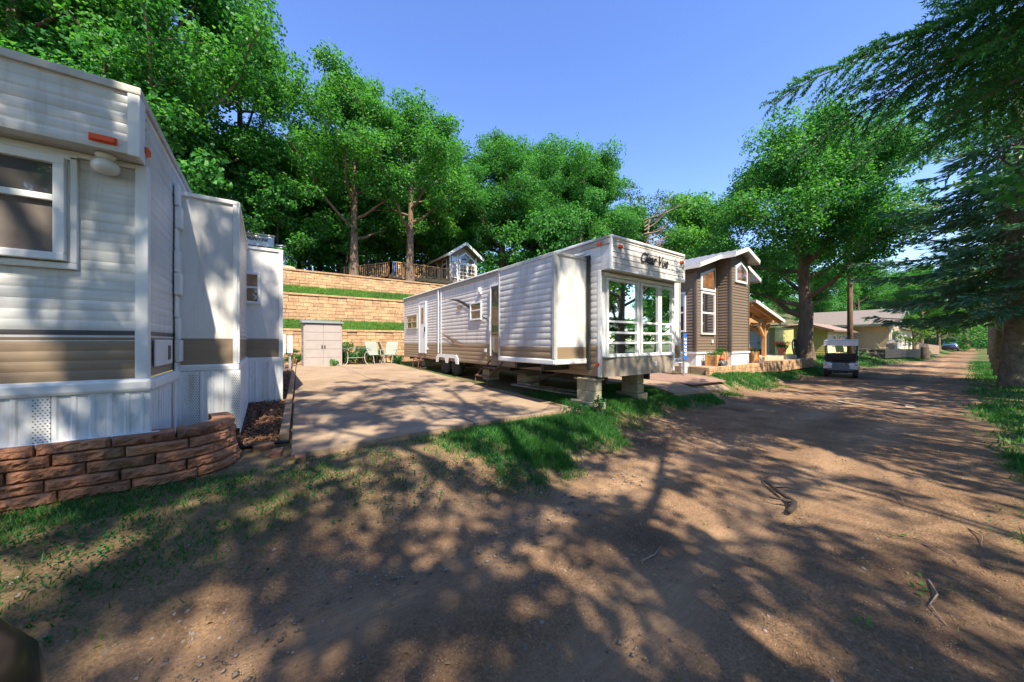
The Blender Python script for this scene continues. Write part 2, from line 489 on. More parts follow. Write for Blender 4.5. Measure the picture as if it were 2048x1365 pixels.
def grass_cover(u, v):
    u = np.asarray(u, float); v = np.asarray(v, float)
    n = fbm(u * 1.1, v * 1.1); n2 = fbm(u * .35 + 50, v * .35, 3)
    rl = road_left(u); rr = road_right(u)
    edge = sm(v + (n - .5) * 1.5, rl - .15, rl + .75)
    # thin weedy verge under the block wall, bare in front of the slab
    verge = np.interp(u, [-8, -2, .3, 1.2, 2.0, 2.8, 30], [.62, .62, .55, .12, .36, .92, 1.])
    left = edge * verge
    right = sm(-(v + (n - .5) * 1.1), -rr - .1, -rr + .7) * np.interp(u, [-5, 2, 5, 9], [.35, .6, .9, 1.])
    g = np.maximum(left, right)
    g = g * np.where((v > 15) & (u < 12), 1, np.clip(.55 + 1.3 * (n2 - .28), 0, 1))
    return np.clip(g, 0, 1)

def axis_samples(parts):
    out = []
    for a, b, d in parts: out += list(np.arange(a, b, d))
    return np.array(sorted(set(np.round(out, 4))))
UU = axis_samples([(-400, -60, 40), (-60, -12, 2), (-12, -3, .4), (-3, 13, .12), (13, 30, .3), (30, 90, 1.2), (90, 160, 5), (160, 700, 45)])
VV = axis_samples([(-400, -60, 40), (-60, -8, 4), (-8, -2, .5), (-2, 6, .1), (6, 16, .4), (16, 24, .4), (18.45, 18.451, 1), (18.47, 18.471, 1), (20.45, 20.451, 1), (20.47, 20.471, 1), (22.65, 22.651, 1), (22.67, 22.671, 1), (24, 60, 2), (60, 500, 40)])
gu, gv = np.meshgrid(UU, VV, indexing='ij')
near = np.exp(-np.maximum(0, np.abs(gv) - 5) / 4)
zz = gz(gu, gv) + near * (.05 * (fbm(gu * .9, gv * .9) - .5) + .02 * (fbm(gu * 4, gv * 4, 2) - .5))
# wheel tracks pressed into the road
for tv in (1.0, 2.15):
    zz -= .018 * np.exp(-((gv - tv - .03 * gu - .12 * np.sin(gu * .4)) / .17) ** 2) * (np.abs(gu) < 60)
cov = grass_cover(gu, gv)
trk = sum(np.exp(-((gv - tv - .03 * gu - .12 * np.sin(gu * .4)) / .26) ** 2) for tv in (1.0, 2.15)) * np.clip(.3 + fbm(gu * .6, gv * .6), 0, 1) * (np.abs(gu) < 60)
nU, nV = len(UU), len(VV)
idx = np.arange(nU * nV).reshape(nU, nV)
quads = np.stack([idx[:-1, :-1], idx[1:, :-1], idx[1:, 1:], idx[:-1, 1:]], -1).reshape(-1, 4)
cu_ = (gu[:-1, :-1] + gu[1:, 1:]).ravel() / 2; cv_ = (gv[:-1, :-1] + gv[1:, 1:]).ravel() / 2
jit = (fbm(cu_ * .8, cv_ * .8) - .5) * .5
is_road = (cv_ + jit > road_right(cu_)) & (cv_ + jit < road_left(cu_)) & (np.abs(cu_ - 20) < 76)

def ground_material():
    m, t, p = newmat('dirt_and_turf')
    at = N_(t, 'ShaderNodeAttribute'); at.attribute_name = 'grass'
    dirt = ramp(t, noise(t, 1.1, 8, .7), [(.25, (.15, .088, .048)), (.5, (.28, .170, .096)), (.75, (.41, .262, .155))])
    fine = ramp(t, noise(t, 55, 4, .8), [(.3, (.42, .42, .42)), (.6, (1.12, 1.12, 1.12)), (.78, (1.9, 1.9, 1.9))])
    dirt = mixrgb(t, 1.0, dirt, fine, 'MULTIPLY')
    tk = N_(t, 'ShaderNodeAttribute'); tk.attribute_name = 'track'
    dirt = mixrgb(t, tk.outputs['Fac'], dirt, mixrgb(t, 1.0, ramp(t, noise(t, 22, 6, .75, stretch=(.25, 2.2, 1)), [(.3, (.30, .185, .105)), (.7, (.45, .29, .17))]), (1, 1, 1, 1), 'MULTIPLY'))
    shade_blotch = ramp(t, noise(t, .45, 6, .65), [(.47, (0, 0, 0)), (.70, (.8, .8, .8))])  # dark blotches put into the dirt colour to deepen the lane's shade
    dirt = mixrgb(t, shade_blotch, dirt, (.085, .052, .034))
    turf = ramp(t, noise(t, 6, 8, .7), [(.3, (.035, .05, .02)), (.5, (.045, .10, .022)), (.72, (.10, .13, .04))])
    f = N_(t, 'ShaderNodeMath', operation='ADD'); f.use_clamp = True
    nz = N_(t, 'ShaderNodeMath', operation='MULTIPLY_ADD')
    t.links.new(noise(t, 9, 6, .75), nz.inputs[0]); nz.inputs[1].default_value = 1.1; nz.inputs[2].default_value = -.62
    gate = N_(t, 'ShaderNodeMath', operation='MULTIPLY')
    up = N_(t, 'ShaderNodeMath', operation='MULTIPLY'); t.links.new(at.outputs['Fac'], up.inputs[0]); up.inputs[1].default_value = 3.; up.use_clamp = True
    t.links.new(nz.outputs[0], gate.inputs[0]); t.links.new(up.outputs[0], gate.inputs[1])
    t.links.new(at.outputs['Fac'], f.inputs[0]); t.links.new(gate.outputs[0], f.inputs[1])
    c = mixrgb(t, f.outputs[0], dirt, turf)
    t.links.new(c, p.inputs['Base Color'])
    p.inputs['Roughness'].default_value = .95
    p.inputs['Specular IOR Level'].default_value = .2
    b = N_(t, 'ShaderNodeBump'); b.inputs['Strength'].default_value = .9; b.inputs['Distance'].default_value = .02
    t.links.new(noise(t, 38, 8, .75), b.inputs['Height'])
    b2 = N_(t, 'ShaderNodeBump'); b2.inputs['Strength'].default_value = .6; b2.inputs['Distance'].default_value = .03
    t.links.new(noise(t, 7, 6, .7), b2.inputs['Height'])
    t.links.new(b.outputs[0], b2.inputs['Normal']); t.links.new(b2.outputs[0], p.inputs['Normal'])
    return m
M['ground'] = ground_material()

def grid_part(name, q, label):
    used = np.unique(q)
    remap = -np.ones(nU * nV, int); remap[used] = np.arange(len(used))
    me = bpy.data.meshes.new(name)
    P = np.stack([gu.ravel(), gv.ravel(), zz.ravel()], -1)[used]
    me.vertices.add(len(used)); me.vertices.foreach_set('co', P.astype(np.float32).ravel())
    qq = remap[q].astype(np.int32)
    me.loops.add(qq.size); me.loops.foreach_set('vertex_index', qq.ravel())
    me.polygons.add(len(qq)); me.polygons.foreach_set('loop_start', np.arange(0, qq.size, 4, dtype=np.int32))
    me.polygons.foreach_set('use_smooth', np.ones(len(qq), dtype=bool))
    b = me.attributes.new('track', 'FLOAT', 'POINT'); b.data.foreach_set('value', trk.ravel()[used].astype(np.float32))
    a = me.attributes.new('grass', 'FLOAT', 'POINT'); a.data.foreach_set('value', cov.ravel()[used].astype(np.float32))
    me.update(calc_edges=True)
    return tag(link_mesh(name, me, [M['ground']]), label, 'ground' if name == 'ground' else 'road', kind='structure')
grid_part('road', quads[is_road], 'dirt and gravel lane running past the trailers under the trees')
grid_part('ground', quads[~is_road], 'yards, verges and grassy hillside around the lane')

# concrete slab between the trailers, and the slab by the brown house
def slab(name, quad, rise, mats, label, cat, nu=14, nv=40, kind='structure', thick=.25):
    mb = MB()
    A, B, D, E_ = [np.array(q, float) for q in quad]      # front-left, front-right, back-right, back-left
    def P(s, t): return (A * (1 - s) + B * s) * (1 - t) + (E_ * (1 - s) + D * s) * t
    top = {}
    for i in range(nu + 1):
        for j in range(nv + 1):
            p = P(i / nu, j / nv)
            top[i, j] = (p[0], p[1], gzf(p[0], max(p[1], quad[0][1] + .12)) + rise)
    for i in range(nu):
        for j in range(nv):
            mb.poly([top[i, j], top[i + 1, j], top[i + 1, j + 1], top[i, j + 1]])
    low = lambda p: (p[0], p[1], p[2] - thick)
    for i in range(nu):
        mb.poly([low(top[i, 0]), low(top[i + 1, 0]), top[i + 1, 0], top[i, 0]])
        mb.poly([low(top[i, nv]), low(top[i + 1, nv]), top[i + 1, nv], top[i, nv]])
    for j in range(nv):
        mb.poly([low(top[0, j]), low(top[0, j + 1]), top[0, j + 1], top[0, j]])
        mb.poly([low(top[nu, j]), low(top[nu, j + 1]), top[nu, j + 1], top[nu, j]])
    o = mb.build(name, mats)
    return tag(o, label, cat, kind=kind)
def concrete_slab_mat():
    m = M['concrete']
    t = m.node_tree
    return m
slab('driveway', [(.22, 4.36), (4.7, 4.5), (4.95, 17.1), (1.05, 17.1)], .05, M['concrete'], 'long concrete parking slab between the two white trailers', 'driveway')
for vj in (8.4, 12.5):
    pass
slab('parking_slab', [(8.7, 4.85), (12.2, 4.95), (12.6, 14.0), (9.0, 14.0)], .025, M['concrete'], 'concrete slab in front of the brown house with a red mat on it', 'driveway', 10, 20)
mb = MB()
for i in range(8):
    for j in range(10):
        p = lambda a, b: (10.1 + a * .29, 5.05 + b * .5 + a * .01, gzf(10.1 + a * .29, max(5.35, 5.05 + b * .5)) + .034)
        mb.poly([p(i, j), p(i + 1, j), p(i + 1, j + 1), p(i, j + 1)])
tag(mb.build('outdoor_mat', M['red_carpet']), 'faded red carpet mat lying on the concrete by the brown house', 'mat')

# ------------------------------------------------------------------ block terrace walls on the hill
for k, (wv, z0, z1) in enumerate(WALLS):
    mb = MB()
    n = max(4, round((z1 - z0) / .175)); h = (z1 - z0) / n
    rng = random.Random(k)
    for c in range(n):
        v0 = wv - .10 + .022 * c
        u = -16 + rng.random() * .4
        while u < 12.6:
            L = .44
            d = rng.uniform(-.02, .02)
            za, zb = z0 - (.3 if c == 0 else 0) + c * h, z0 + (c + 1) * h - .016
            mb.pts8([(u, v0 + d, za), (u + L - .014, v0 + d, za), (u + L, wv + .3, za), (u, wv + .3, za),
                     (u, v0 + d + .014, zb), (u + L - .014, v0 + d + .014, zb), (u + L, wv + .3, zb), (u, wv + .3, zb)])
            u += L
        if c == n - 1:
            mb.box(-16, 12.6, wv - .13 + .022 * c, wv + .28, z1, z1 + .09)
    o = mb.build('retaining_wall', M['tan_block'])
    tag(o, ['lowest tan block terrace wall, standing behind the grey shed', 'middle tan block terrace wall between two grass strips', 'top tan block terrace wall under the trees and wooden deck'][k], 'retaining wall', 'block terrace walls on the hillside')

# ------------------------------------------------------------------ grass, weeds, pebbles (nobody could count them)
rg = np.random.default_rng(11)
def scatter(n, u0, u1, v0, v1, dens, zoff=0.):
    u = rg.uniform(u0, u1, n); v = rg.uniform(v0, v1, n)
    k = rg.random(n) < dens(u, v)
    u, v = u[k], v[k]
    return np.stack([u, v, gz(u, v) + .05 * np.exp(-np.maximum(0, np.abs(v) - 5) / 4) * (fbm(u * .9, v * .9) - .5) + zoff], -1)
def blades(P, h0, h1, w):
    n = len(P)
    a = rg.uniform(0, 2 * math.pi, n); h = rg.uniform(h0, h1, n)
    side = np.stack([np.cos(a), np.sin(a), 0 * a], -1) * w
    lean = np.stack([rg.normal(0, .4, n), rg.normal(0, .4, n), np.ones(n)], -1)
    tip = P + lean * h[:, None]
    return np.stack([P - side, P + side, tip], 1).reshape(-1, 3)
off_slab = lambda u, v: ~((v > 4.3) & (v < 17.2) & (u > .1 + .07 * (v - 4.3)) & (u < 4.75)) & ~((u > 8.6) & (u < 12.6) & (v > 4.75) & (v < 14.1)) & ~((u > 12.6) & (u < 24.6) & (v > 5.75) & (v < 17)) & ~((u < .5) & (v > 4.25) & (v < 17))
gd = lambda u, v: np.where(off_slab(u, v), np.clip(grass_cover(u, v) * 1.15 - .12, 0, 1) ** 1.4 * (.25 + .75 * (fbm(u * 2.6, v * 2.6, 3) > .47)), 0)
V1 = np.concatenate([blades(scatter(300000, -3, 3.2, 1.4, 4.4, gd), .018, .06, .0045),
                     blades(scatter(300000, 1.5, 9, 2.4, 6.4, gd), .035, .12, .0065),
                     blades(scatter(150000, 9, 24, 4.2, 6.0, gd), .04, .11, .014),
                     blades(scatter(90000, 22, 62, 2.8, 12, gd), .05, .13, .03),
                     blades(scatter(200000, 1.8, 9, -1.6, .5, gd), .03, .11, .006),
                     blades(scatter(160000, 8, 50, -6, 1.8, gd), .04, .12, .016)])
tag(link_mesh('grass', np_mesh('grass', V1, 3, None), [M['grass']]), 'short green grass on the verges and lawns beside the lane', 'grass', kind='stuff')
gt = lambda u, v: (.35 + .65 * (fbm(u * 1.5, v * 1.5) > .4)) * np.where((v % 2.0 > -1), 1, 0)
V2 = np.concatenate([blades(scatter(50000, -6, 12, 18.52, 20.1, gt), .06, .15, .02), blades(scatter(50000, -6, 12, 20.52, 22.3, gt), .06, .15, .022), blades(scatter(25000, -8, 12, 22.8, 26, gt), .08, .25, .03)])
tag(link_mesh('terrace_grass', np_mesh('terrace_grass', V2, 3, None), [M['grass_yellow']]), 'strips of grass on the hillside between the block walls', 'grass', kind='stuff')
# low broad-leaved weeds on the verge
wd = lambda u, v: np.where(off_slab(u, v), (fbm(u * 1.8 + 9, v * 1.8) > .53) * (fbm(u * 6, v * 6, 2) > .42) * np.clip(grass_cover(u, v) * 1.6, 0, 1), 0)
Pw = np.concatenate([scatter(26000, -3.2, 2.2, 2.0, 4.35, wd, .012), scatter(14000, 2.2, 9, 3.2, 6, wd, .025), scatter(14000, 1.0, 2.8, 2.4, 4.3, wd, .02), scatter(5000, 2.5, 7, -1.5, .2, wd, .02)])
Pw[:, 2] += rg.uniform(0, .04, len(Pw))
V3 = leaf_quads(Pw, rg.normal(size=(len(Pw), 3)) * .55 + np.array([0, 0, 1.]), rg.uniform(.015, .038, len(Pw)), rg.uniform(.010, .024, len(Pw)), rg)
tag(link_mesh('weeds', np_mesh('weeds', V3, 4, None), [M['weed']]), 'low broad-leaved weeds along the foot of the block wall and slab', 'weeds', kind='stuff')
dd = lambda u, v: .15 + .85 * (fbm(u * 1.2 + 3, v * 1.2) > .52)
V4 = blades(np.concatenate([scatter(5000, -1.5, 6, .2, 4.2, dd, .003), scatter(2500, 3, 9, -1.2, .6, dd, .003)]), .01, .03, .003)
tag(link_mesh('dry_litter', np_mesh('dry_litter', V4, 3, None), [M['dry_blade']]), 'dry stalks and litter scattered over the dirt lane', 'litter', kind='stuff')

lf = scatter(2600, -2, 12, -.8, 4.3, lambda u, v: .25 + .75 * (fbm(u * 1.7, v * 1.7) > .5), .008)
tag(link_mesh('leaf_litter', np_mesh('leaf_litter', leaf_quads(lf, rg.normal(size=lf.shape) * .35 + np.array([0, 0, 1]), rg.uniform(.012, .04, len(lf)), rg.uniform(.008, .022, len(lf)), rg), 4, None), [M['dry_blade']]), 'small dry leaves and bark bits scattered over the dirt lane', 'litter', kind='stuff')
octa = np.array([[1, 0, 0], [-1, 0, 0], [0, 1, 0], [0, -1, 0], [0, 0, 1], [0, 0, -1]], float)
octf = np.array([[0, 2, 4], [2, 1, 4], [1, 3, 4], [3, 0, 4], [2, 0, 5], [1, 2, 5], [3, 1, 5], [0, 3, 5]])
def pebbles(name, P, r0, r1, mat_, label, cat):
    n = len(P)
    r = r0 * (r1 / r0) ** (rg.random(n) ** 2.2)
    a = rg.uniform(0, 6.28, n)
    sc = np.stack([r * rg.uniform(.8, 1.5, n), r * rg.uniform(.7, 1.1, n), r * rg.uniform(.4, .7, n)], -1)
    o = octa[None] * rg.uniform(.8, 1.2, (n, 6, 1)) * sc[:, None]
    x = o[..., 0] * np.cos(a)[:, None] - o[..., 1] * np.sin(a)[:, None]; y = o[..., 0] * np.sin(a)[:, None] + o[..., 1] * np.cos(a)[:, None]
    V = np.stack([x, y, o[..., 2]], -1) + P[:, None]
    me = bpy.data.meshes.new(name)
    me.vertices.add(n * 6); me.vertices.foreach_set('co', V.astype(np.float32).ravel())
    F = (octf[None] + (np.arange(n) * 6)[:, None, None]).reshape(-1, 3).astype(np.int32)
    me.loops.add(F.size); me.loops.foreach_set('vertex_index', F.ravel())
    me.polygons.add(len(F)); me.polygons.foreach_set('loop_start', np.arange(0, F.size, 3, dtype=np.int32))
    me.update(calc_edges=True)
    return tag(link_mesh(name, me, [mat_]), label, cat, kind='stuff')
near_d = lambda u, v: np.clip(.25 + .75 * (fbm(u * 3, v * 3) > .45), 0, 1)
pd = lambda u, v: np.clip(np.exp(-((v - road_left(u) + .1) / .55) ** 2) * 1.1 * (fbm(u * 2, v * 2) > .42) + .10, 0, 1)
pebbles('gravel', np.concatenate([scatter(26000, -3, 7, .2, 4.2, pd, -.002), scatter(14000, 5, 14, .2, 4.8, pd, -.002)]), .004, .02, M['pebble'], 'grey and tan pebbles scattered along the edge of the lane', 'gravel')

pebbles('grit', np.concatenate([scatter(60000, -1.5, 4.5, .1, 3.0, near_d, .0), scatter(40000, .5, 8, -.4, 3.4, near_d, .0)]), .0015, .0065, M['grit'], 'fine sandy grit lying over the near part of the lane', 'grit')
# ------------------------------------------------------------------ trees
def tree_skeleton(rng, H, R, base, tr, nl, lean=.0, up=.35, wob=.25):
    """returns tubes [(pts, radii)] and foliage cluster centres [(p, r)]"""
    tubes, cl = [], []
    n = 9
    px = np.cumsum(rng.normal(0, wob * H / 60, n)); py = np.cumsum(rng.normal(0, wob * H / 60, n))
    tz = np.linspace(-.4, H * .86, n)
    trunk = [np.array([px[i] - px[0] + lean * max(tz[i], 0), py[i] - py[0], tz[i]]) for i in range(n)]
    trad = [tr * (1.35 if i == 0 else 1.08 if i == 1 else 1) * (1 - .80 * max(0, tz[i]) / (H * .86)) for i in range(n)]
    tubes.append((trunk, trad, 10))
    def at(z):
        k = np.clip(np.interp(z, tz, np.arange(n)), 0, n - 1.001); i = int(k)
        return trunk[i] * (1 - (k - i)) + trunk[i + 1] * (k - i)
    def env(z):
        q = np.clip((z - base) / (H - base), 0, 1)
        return R * (np.sin(math.pi * q ** .75) ** .55) * (1 - .15 * q)
    for i in range(nl):
        q = (i + .5) / nl
        z0 = base * .85 + (H * .78 - base * .85) * q ** .9
        az = i * 2.4 + rng.normal(0, .35)
        z1 = min(H * .97, z0 + (H - base) * (.10 + up * rng.uniform(.3, 1.0)))
        L = env(z1) * rng.uniform(.72, 1.05)
        if L < .4: L = .5
        p0 = at(z0)
        d = np.array([math.cos(az), math.sin(az), 0])
        pts = []
        for t in np.linspace(0, 1, 6):
            r = L * (t ** .9)
            pts.append(p0 + d * r + np.array([0, 0, (z1 - z0) * t ** 1.3]) + rng.normal(0, .05 * L, 3) * t)
        r0 = max(.035, tr * .42 * (1 - .6 * q))
        tubes.append((pts, [r0 * (1 - .8 * t) for t in np.linspace(0, 1, 6)], 6))
        cl.append((pts[-1], .17 * R)); cl.append((pts[4], .15 * R))
        for s in range(6):
            t = rng.uniform(.3, 1.0)
            k = t * 5; a = int(min(4, k)); b = pts[a] * (1 - (k - a)) + pts[a + 1] * (k - a)
            dd = rng.normal(size=3); dd[2] = abs(dd[2]) * .7 + .05; dd = dd / np.linalg.norm(dd)
            dd = dd * .75 + d * .35
            ln = R * rng.uniform(.18, .42)
            e = b + dd * ln
            mid = (b + e) / 2 + rng.normal(0, .05 * ln, 3)
            tubes.append(([b, mid, e], [r0 * .35, r0 * .22, .012], 4))
            cl.append((e, R * rng.uniform(.11, .19)))
            if rng.random() < .6: cl.append((mid + rng.normal(0, .1 * R, 3), R * rng.uniform(.10, .15)))
    for s in range(7):
        cl.append((at(H * .86) + np.array([rng.normal(0, .16 * R), rng.normal(0, .16 * R), (H * .13) * rng.uniform(-.3, 1.)]), R * rng.uniform(.13, .2)))
    return tubes, cl

def cluster_leaves(rng, cl, per, ls, flat=.72, ragged=.35):
    cs, ns, sz = [], [], []
    for p, r in cl:
        n = max(12, int(per * (r / 0.7) ** 2))
        d = unit(rng.normal(size=(n, 3)))
        rr = r * (.35 + .75 * rng.random(n) ** .6)
        rr = rr * (1 + ragged * np.sin(d[:, 0] * 5 + p[0] * 3) * np.cos(d[:, 1] * 4 + p[1]))
        c = p + d * rr[:, None] * np.array([1.1, 1.1, flat])
        cs.append(c)
        ns.append(d * .55 + np.array([0, 0, .45]) + rng.normal(size=(n, 3)) * .55)
        sz.append(ls * rng.uniform(.65, 1.25, n))
    c = np.concatenate(cs); nn = np.concatenate(ns); s = np.concatenate(sz)
    return leaf_quads(c, nn, s, s * .62, rng)

def broadleaf_meshes(seed, H, R, base, tr, nl, per, ls, leaf, bark='bark', keep=1., crad=None, clumps=0, **kw):
    rng = np.random.default_rng(seed)
    tubes, cl = tree_skeleton(rng, H, R, base, tr, nl, **kw)
    cl = [(c[0], c[1] if crad is None else crad * rng.uniform(.75, 1.25)) for c in cl if rng.random() < keep]
    mb = MB()
    if clumps:
        # open airy crown: leaf clumps spread evenly through its volume, each on its own twig
        cl = []; nodes = np.array([p for pts, _, n in tubes[1:] for p in pts])
        while len(cl) < clumps:
            p = rng.uniform(-1, 1, 3)
            if (p ** 2).sum() > 1: continue
            p = np.array([p[0] * R, p[1] * R, base + (H - base) * (.5 + .5 * p[2])])
            k = np.argmin(((nodes - p) ** 2).sum(1)); q = nodes[k]
            mb.tube([q, (p + q) / 2 + rng.normal(0, .08, 3), p], [.016, .011, .006], 4, cap=False)
            cl.append((p, crad * rng.uniform(.6, 1.4)))
    for pts, rad, n in tubes: mb.tube(pts, rad, n, cap=False)
    to = mb.build('trunk', M[bark], smooth=True)
    tm = to.data; bpy.data.objects.remove(to)
    cm = np_mesh('crown', cluster_leaves(rng, cl, per, ls), 4, M[leaf])
    return tm, cm

def plant(name, meshes, loc, label, cat='tree', group=None, rot=0., sc=1., names=('trunk', 'crown')):
    r = empty(name, loc, label, cat, group)
    for nme, me in zip(names, meshes):
        o = bpy.data.objects.new(nme, me); C.objects.link(o); o.parent = r
    r.rotation_euler = (0, 0, rot)
    r.scale = (sc, sc, sc) if not hasattr(sc, '__len__') else sc
    return r

def spruce_meshes(seed, H, R, base, tr, nwh, sprays, leaf, droop=.22, nl=.05, nw=.028, twig=.30, fine=False, az_range=None, per_whorl=6, bark='bark_spruce'):
    """whorled branches, each a flat drooping fan of twigs clothed in needles"""
    rng = np.random.default_rng(seed)
    mb = MB()
    n = 8
    tz = np.linspace(-.4, H, n)
    mb.tube([(rng.normal(0, .03), rng.normal(0, .03), z) for z in tz], [tr * (1.3 if i == 0 else 1) * max(.03, 1 - .97 * max(0, z) / H) for i, z in enumerate(tz)], 12, cap=False)
    A, D, LL, NN = [], [], [], []
    for w in range(nwh):
        q = (w + rng.uniform(-.2, .2)) / nwh
        z0 = base + (H - base) * .97 * max(0, q)
        L = R * (1 - q) ** .8 * (min(1, .42 + 2.4 * q) if fine else 1) * rng.uniform(.85, 1.1) + .25
        for k in range(per_whorl):
            az = w * 1.1 + k * 2 * math.pi / per_whorl + rng.normal(0, .2)
            if az_range is not None:
                az = az_range[0] + (az_range[1] - az_range[0]) * ((k + rng.random()) / per_whorl)
            l = L * rng.uniform(.75, 1.1)
            d = np.array([math.cos(az), math.sin(az), 0]); s = np.array([-d[1], d[0], 0])
            dr = droop * rng.uniform(.6, 1.4)
            cvx, cvp = rng.normal(0, .10), rng.uniform(0, 6)
            prof = lambda t: np.array([0, 0, z0]) + d * (l * t) + s * (cvx * l * t * t + .03 * l * math.sin(4 * t + cvp)) + np.array([0, 0, .05 * l * math.sin(5 * t + cvp) * t] ) + np.array([0, 0, -dr * l * (t ** 1.4) + .10 * l * max(0, t - .75) / .25 * (0 if fine else 1)])
            mb.tube([prof(t) for t in (0, .3, .6, .85, 1)], [max(.012, tr * .16 * (1 - q)) * (1 - .85 * t) + .004 for t in (0, .3, .6, .85, 1)], 5, cap=False)
            ns = int(sprays * l)
            for j in range(ns):
                t = .16 + .84 * (j + rng.random()) / ns
                p = prof(t)
                for sg in (-1, 1):
                    bl = (.10 + .42 * min(1, (1.05 - t) * 1.6) * l * .55) * rng.uniform(.55, 1.1)
                    bd = s * sg * .85 + d * .6 + np.array([0, 0, rng.normal(-.12, .12)])
                    bd = bd / np.linalg.norm(bd)
                    m = max(2, int(bl / (twig * (.33 if fine else .42))))
                    for i in range(m):
                        f = (i + .3) / m
                        o = p + bd * bl * f + np.array([0, 0, -.22 * bl * f * f])
                        td = bd * .75 + d * .45 + rng.normal(size=3) * .28 + np.array([0, 0, -.14 if not fine else -.38])
                        A.append(o); D.append(td); LL.append(twig * rng.uniform(.6, 1.15)); NN.append(0)
    A = np.array(A); D = unit(np.array(D)); LL = np.array(LL)
    if fine:
        # individual needles round every twig
        m = fine
        K = len(A)
        t = rng.random((K, m))
        a = rng.uniform(0, 6.283, (K, m))
        x = unit(np.cross(D, rng.normal(size=D.shape))); y = np.cross(D, x)
        side = x[:, None] * np.cos(a)[..., None] + y[:, None] * np.sin(a)[..., None]
        P0 = A[:, None] + D[:, None] * (LL[:, None] * t)[..., None]
        nd = unit((side * .8 + D[:, None] * .65).reshape(-1, 3)).reshape(K, m, 3)
        tip = P0 + nd * (nl * rng.uniform(.7, 1.2, (K, m)))[..., None]
        wv = np.cross(nd.reshape(-1, 3), rng.normal(size=(K * m, 3))); wv = unit(wv).reshape(K, m, 3) * nw
        V = np.stack([P0 - wv, P0 + wv, tip], 2).reshape(-1, 3)
        cm = np_mesh('foliage', V, 3, M[leaf])
        for i in range(0, len(A), 3):
            mb.tube([A[i], A[i] + D[i] * LL[i]], [.0032, .002], 3, cap=False)
    else:
        K = len(A)
        V = []
        for rep in range(2):
            c = A + D * (LL * .5)[:, None]
            nrm = np.array([0, 0, 1.]) + rng.normal(size=A.shape) * .45
            b = unit(np.cross(D, nrm))
            wv = b * nw * (1.0 if rep == 0 else .8)
            off = rng.normal(size=A.shape) * .03
            V.append(np.stack([A + off, c + wv + off, A + D * LL[:, None] + off, c - wv + off], 1).reshape(-1, 3))
        cm = np_mesh('foliage', np.concatenate(V), 4, M[leaf])
    to = mb.build('trunk', M[bark], smooth=True)
    tm = to.data; bpy.data.objects.remove(to)
    return tm, cm

B1 = broadleaf_meshes(1, 14.0, 4.6, 3.0, .27, 15, 290, .165, 'leaf_oak')
B2 = broadleaf_meshes(2, 13.0, 4.2, 3.6, .26, 14, 300, .165, 'leaf_oak', lean=.02)
B3 = broadleaf_meshes(3, 12.0, 4.4, 2.6, .30, 15, 300, .165, 'leaf_deep', 'bark_dark')
B4 = broadleaf_meshes(4, 9.0, 3.6, 1.2, .20, 15, 200, .20, 'leaf_light', 'bark_dark')
B5 = broadleaf_meshes(5, 15.0, 5.6, 3.4, .42, 18, 300, .165, 'leaf_deep', up=.28)
B6 = broadleaf_meshes(6, 6.0, 2.6, .5, .10, 12, 150, .19, 'leaf_deep', 'bark_dark')
B7 = broadleaf_meshes(8, 5.0, 1.6, .8, .08, 10, 120, .17, 'leaf_lime', 'bark_dark')
def hill(u, v, m, label, rot, sc, sink=.1, name='tree', group='trees on the hill'):
    return plant(name, m, (u, v, gzf(u, v) - sink), label, 'tree', group, rot, sc)
hill(-8.6, 24.0, B5, 'broad oak at the far left, crown leaning over the near trailer roof', .4, 1.12)
hill(-3.9, 23.2, B1, 'big oak rising directly behind the near trailer, tallest crown on the left', 2.1, (1.25, 1.25, 1.15))
hill(-1.2, 27.0, B2, 'oak behind the tall left crown, its top ending against open sky', 4.0, (1.15, 1.15, 1.22))
hill(4.55, 23.6, B1, 'oak with a straight bare trunk at the edge of the top block wall', .9, (1.0, 1.0, .93))
hill(8.1, 23.3, B2, 'oak beside the wooden deck with a trunk leaning to the right', 1.2, (1.12, 1.12, .95))
hill(12.8, 29.5, B1, 'oak filling the gap between the leaning trunk and the cabin trees', 3.6, (1.1, 1.1, 1.0))
hill(17.5, 26.0, B5, 'round deep green tree behind the hillside cabin', 3.0, (.95, .95, .93))
hill(21.5, 26.0, B3, 'dense dark tree between the hillside cabin and the double crown', 5.0, (1.15, 1.15, 1.25))
hill(24.0, 22.6, B5, 'wide domed green crown above the second trailer roof', 1.7, (1.0, 1.0, 1.0))
hill(27.5, 24.0, B1, 'tall green crown just left of the bare dead branches', 4.4, (1.05, 1.05, 1.05))
hill(37.5, 19.0, B4, 'bright yellow-green tree rising behind the brown house roof', .3, (1.5, 1.5, 1.75))
hill(34.0, 24.0, B3, 'dark tree far behind the brown house', 2.3, (1.1, 1.1, 1.0))
hill(41.0, 17.5, B3, 'dark tree behind the timber porch and yellow garage', 1.1, (1.0, 1.0, .82))
hill(.9, 31.0, B3, 'dark understory tree deep in the wood behind the camper', .2, (1.1, 1.1, .85))
hill(3.6, 32.0, B4, 'pale understory tree showing left of the straight bare trunk', 2.2, 1.2)
hill(7.6, 29.5, B7, 'thin lime green sapling between two oak trunks above the wall', 1.4, (1.4, 1.4, 1.5))
hill(2.4, 27.0, B6, 'low dark bushy tree left of the straight trunk', 4.1, (1.1, 1.1, 1.15))
hill(6.3, 28.2, B6, 'low dark bushy tree right of the straight trunk', 1.9, (1.2, 1.2, 1.2))
hill(-1.4, 25.2, B6, 'low bushy tree hanging over the parked camper', 3.3, (1.2, 1.2, 1.3))
hill(-4.6, 21.4, B6, 'leafy low tree right behind the near trailer roof', .8, (1.3, 1.3, 1.5))
hill(-6.5, 27.5, B6, 'low dark bushy tree deep behind the near trailer', 2.2, (1.6, 1.6, 1.5))
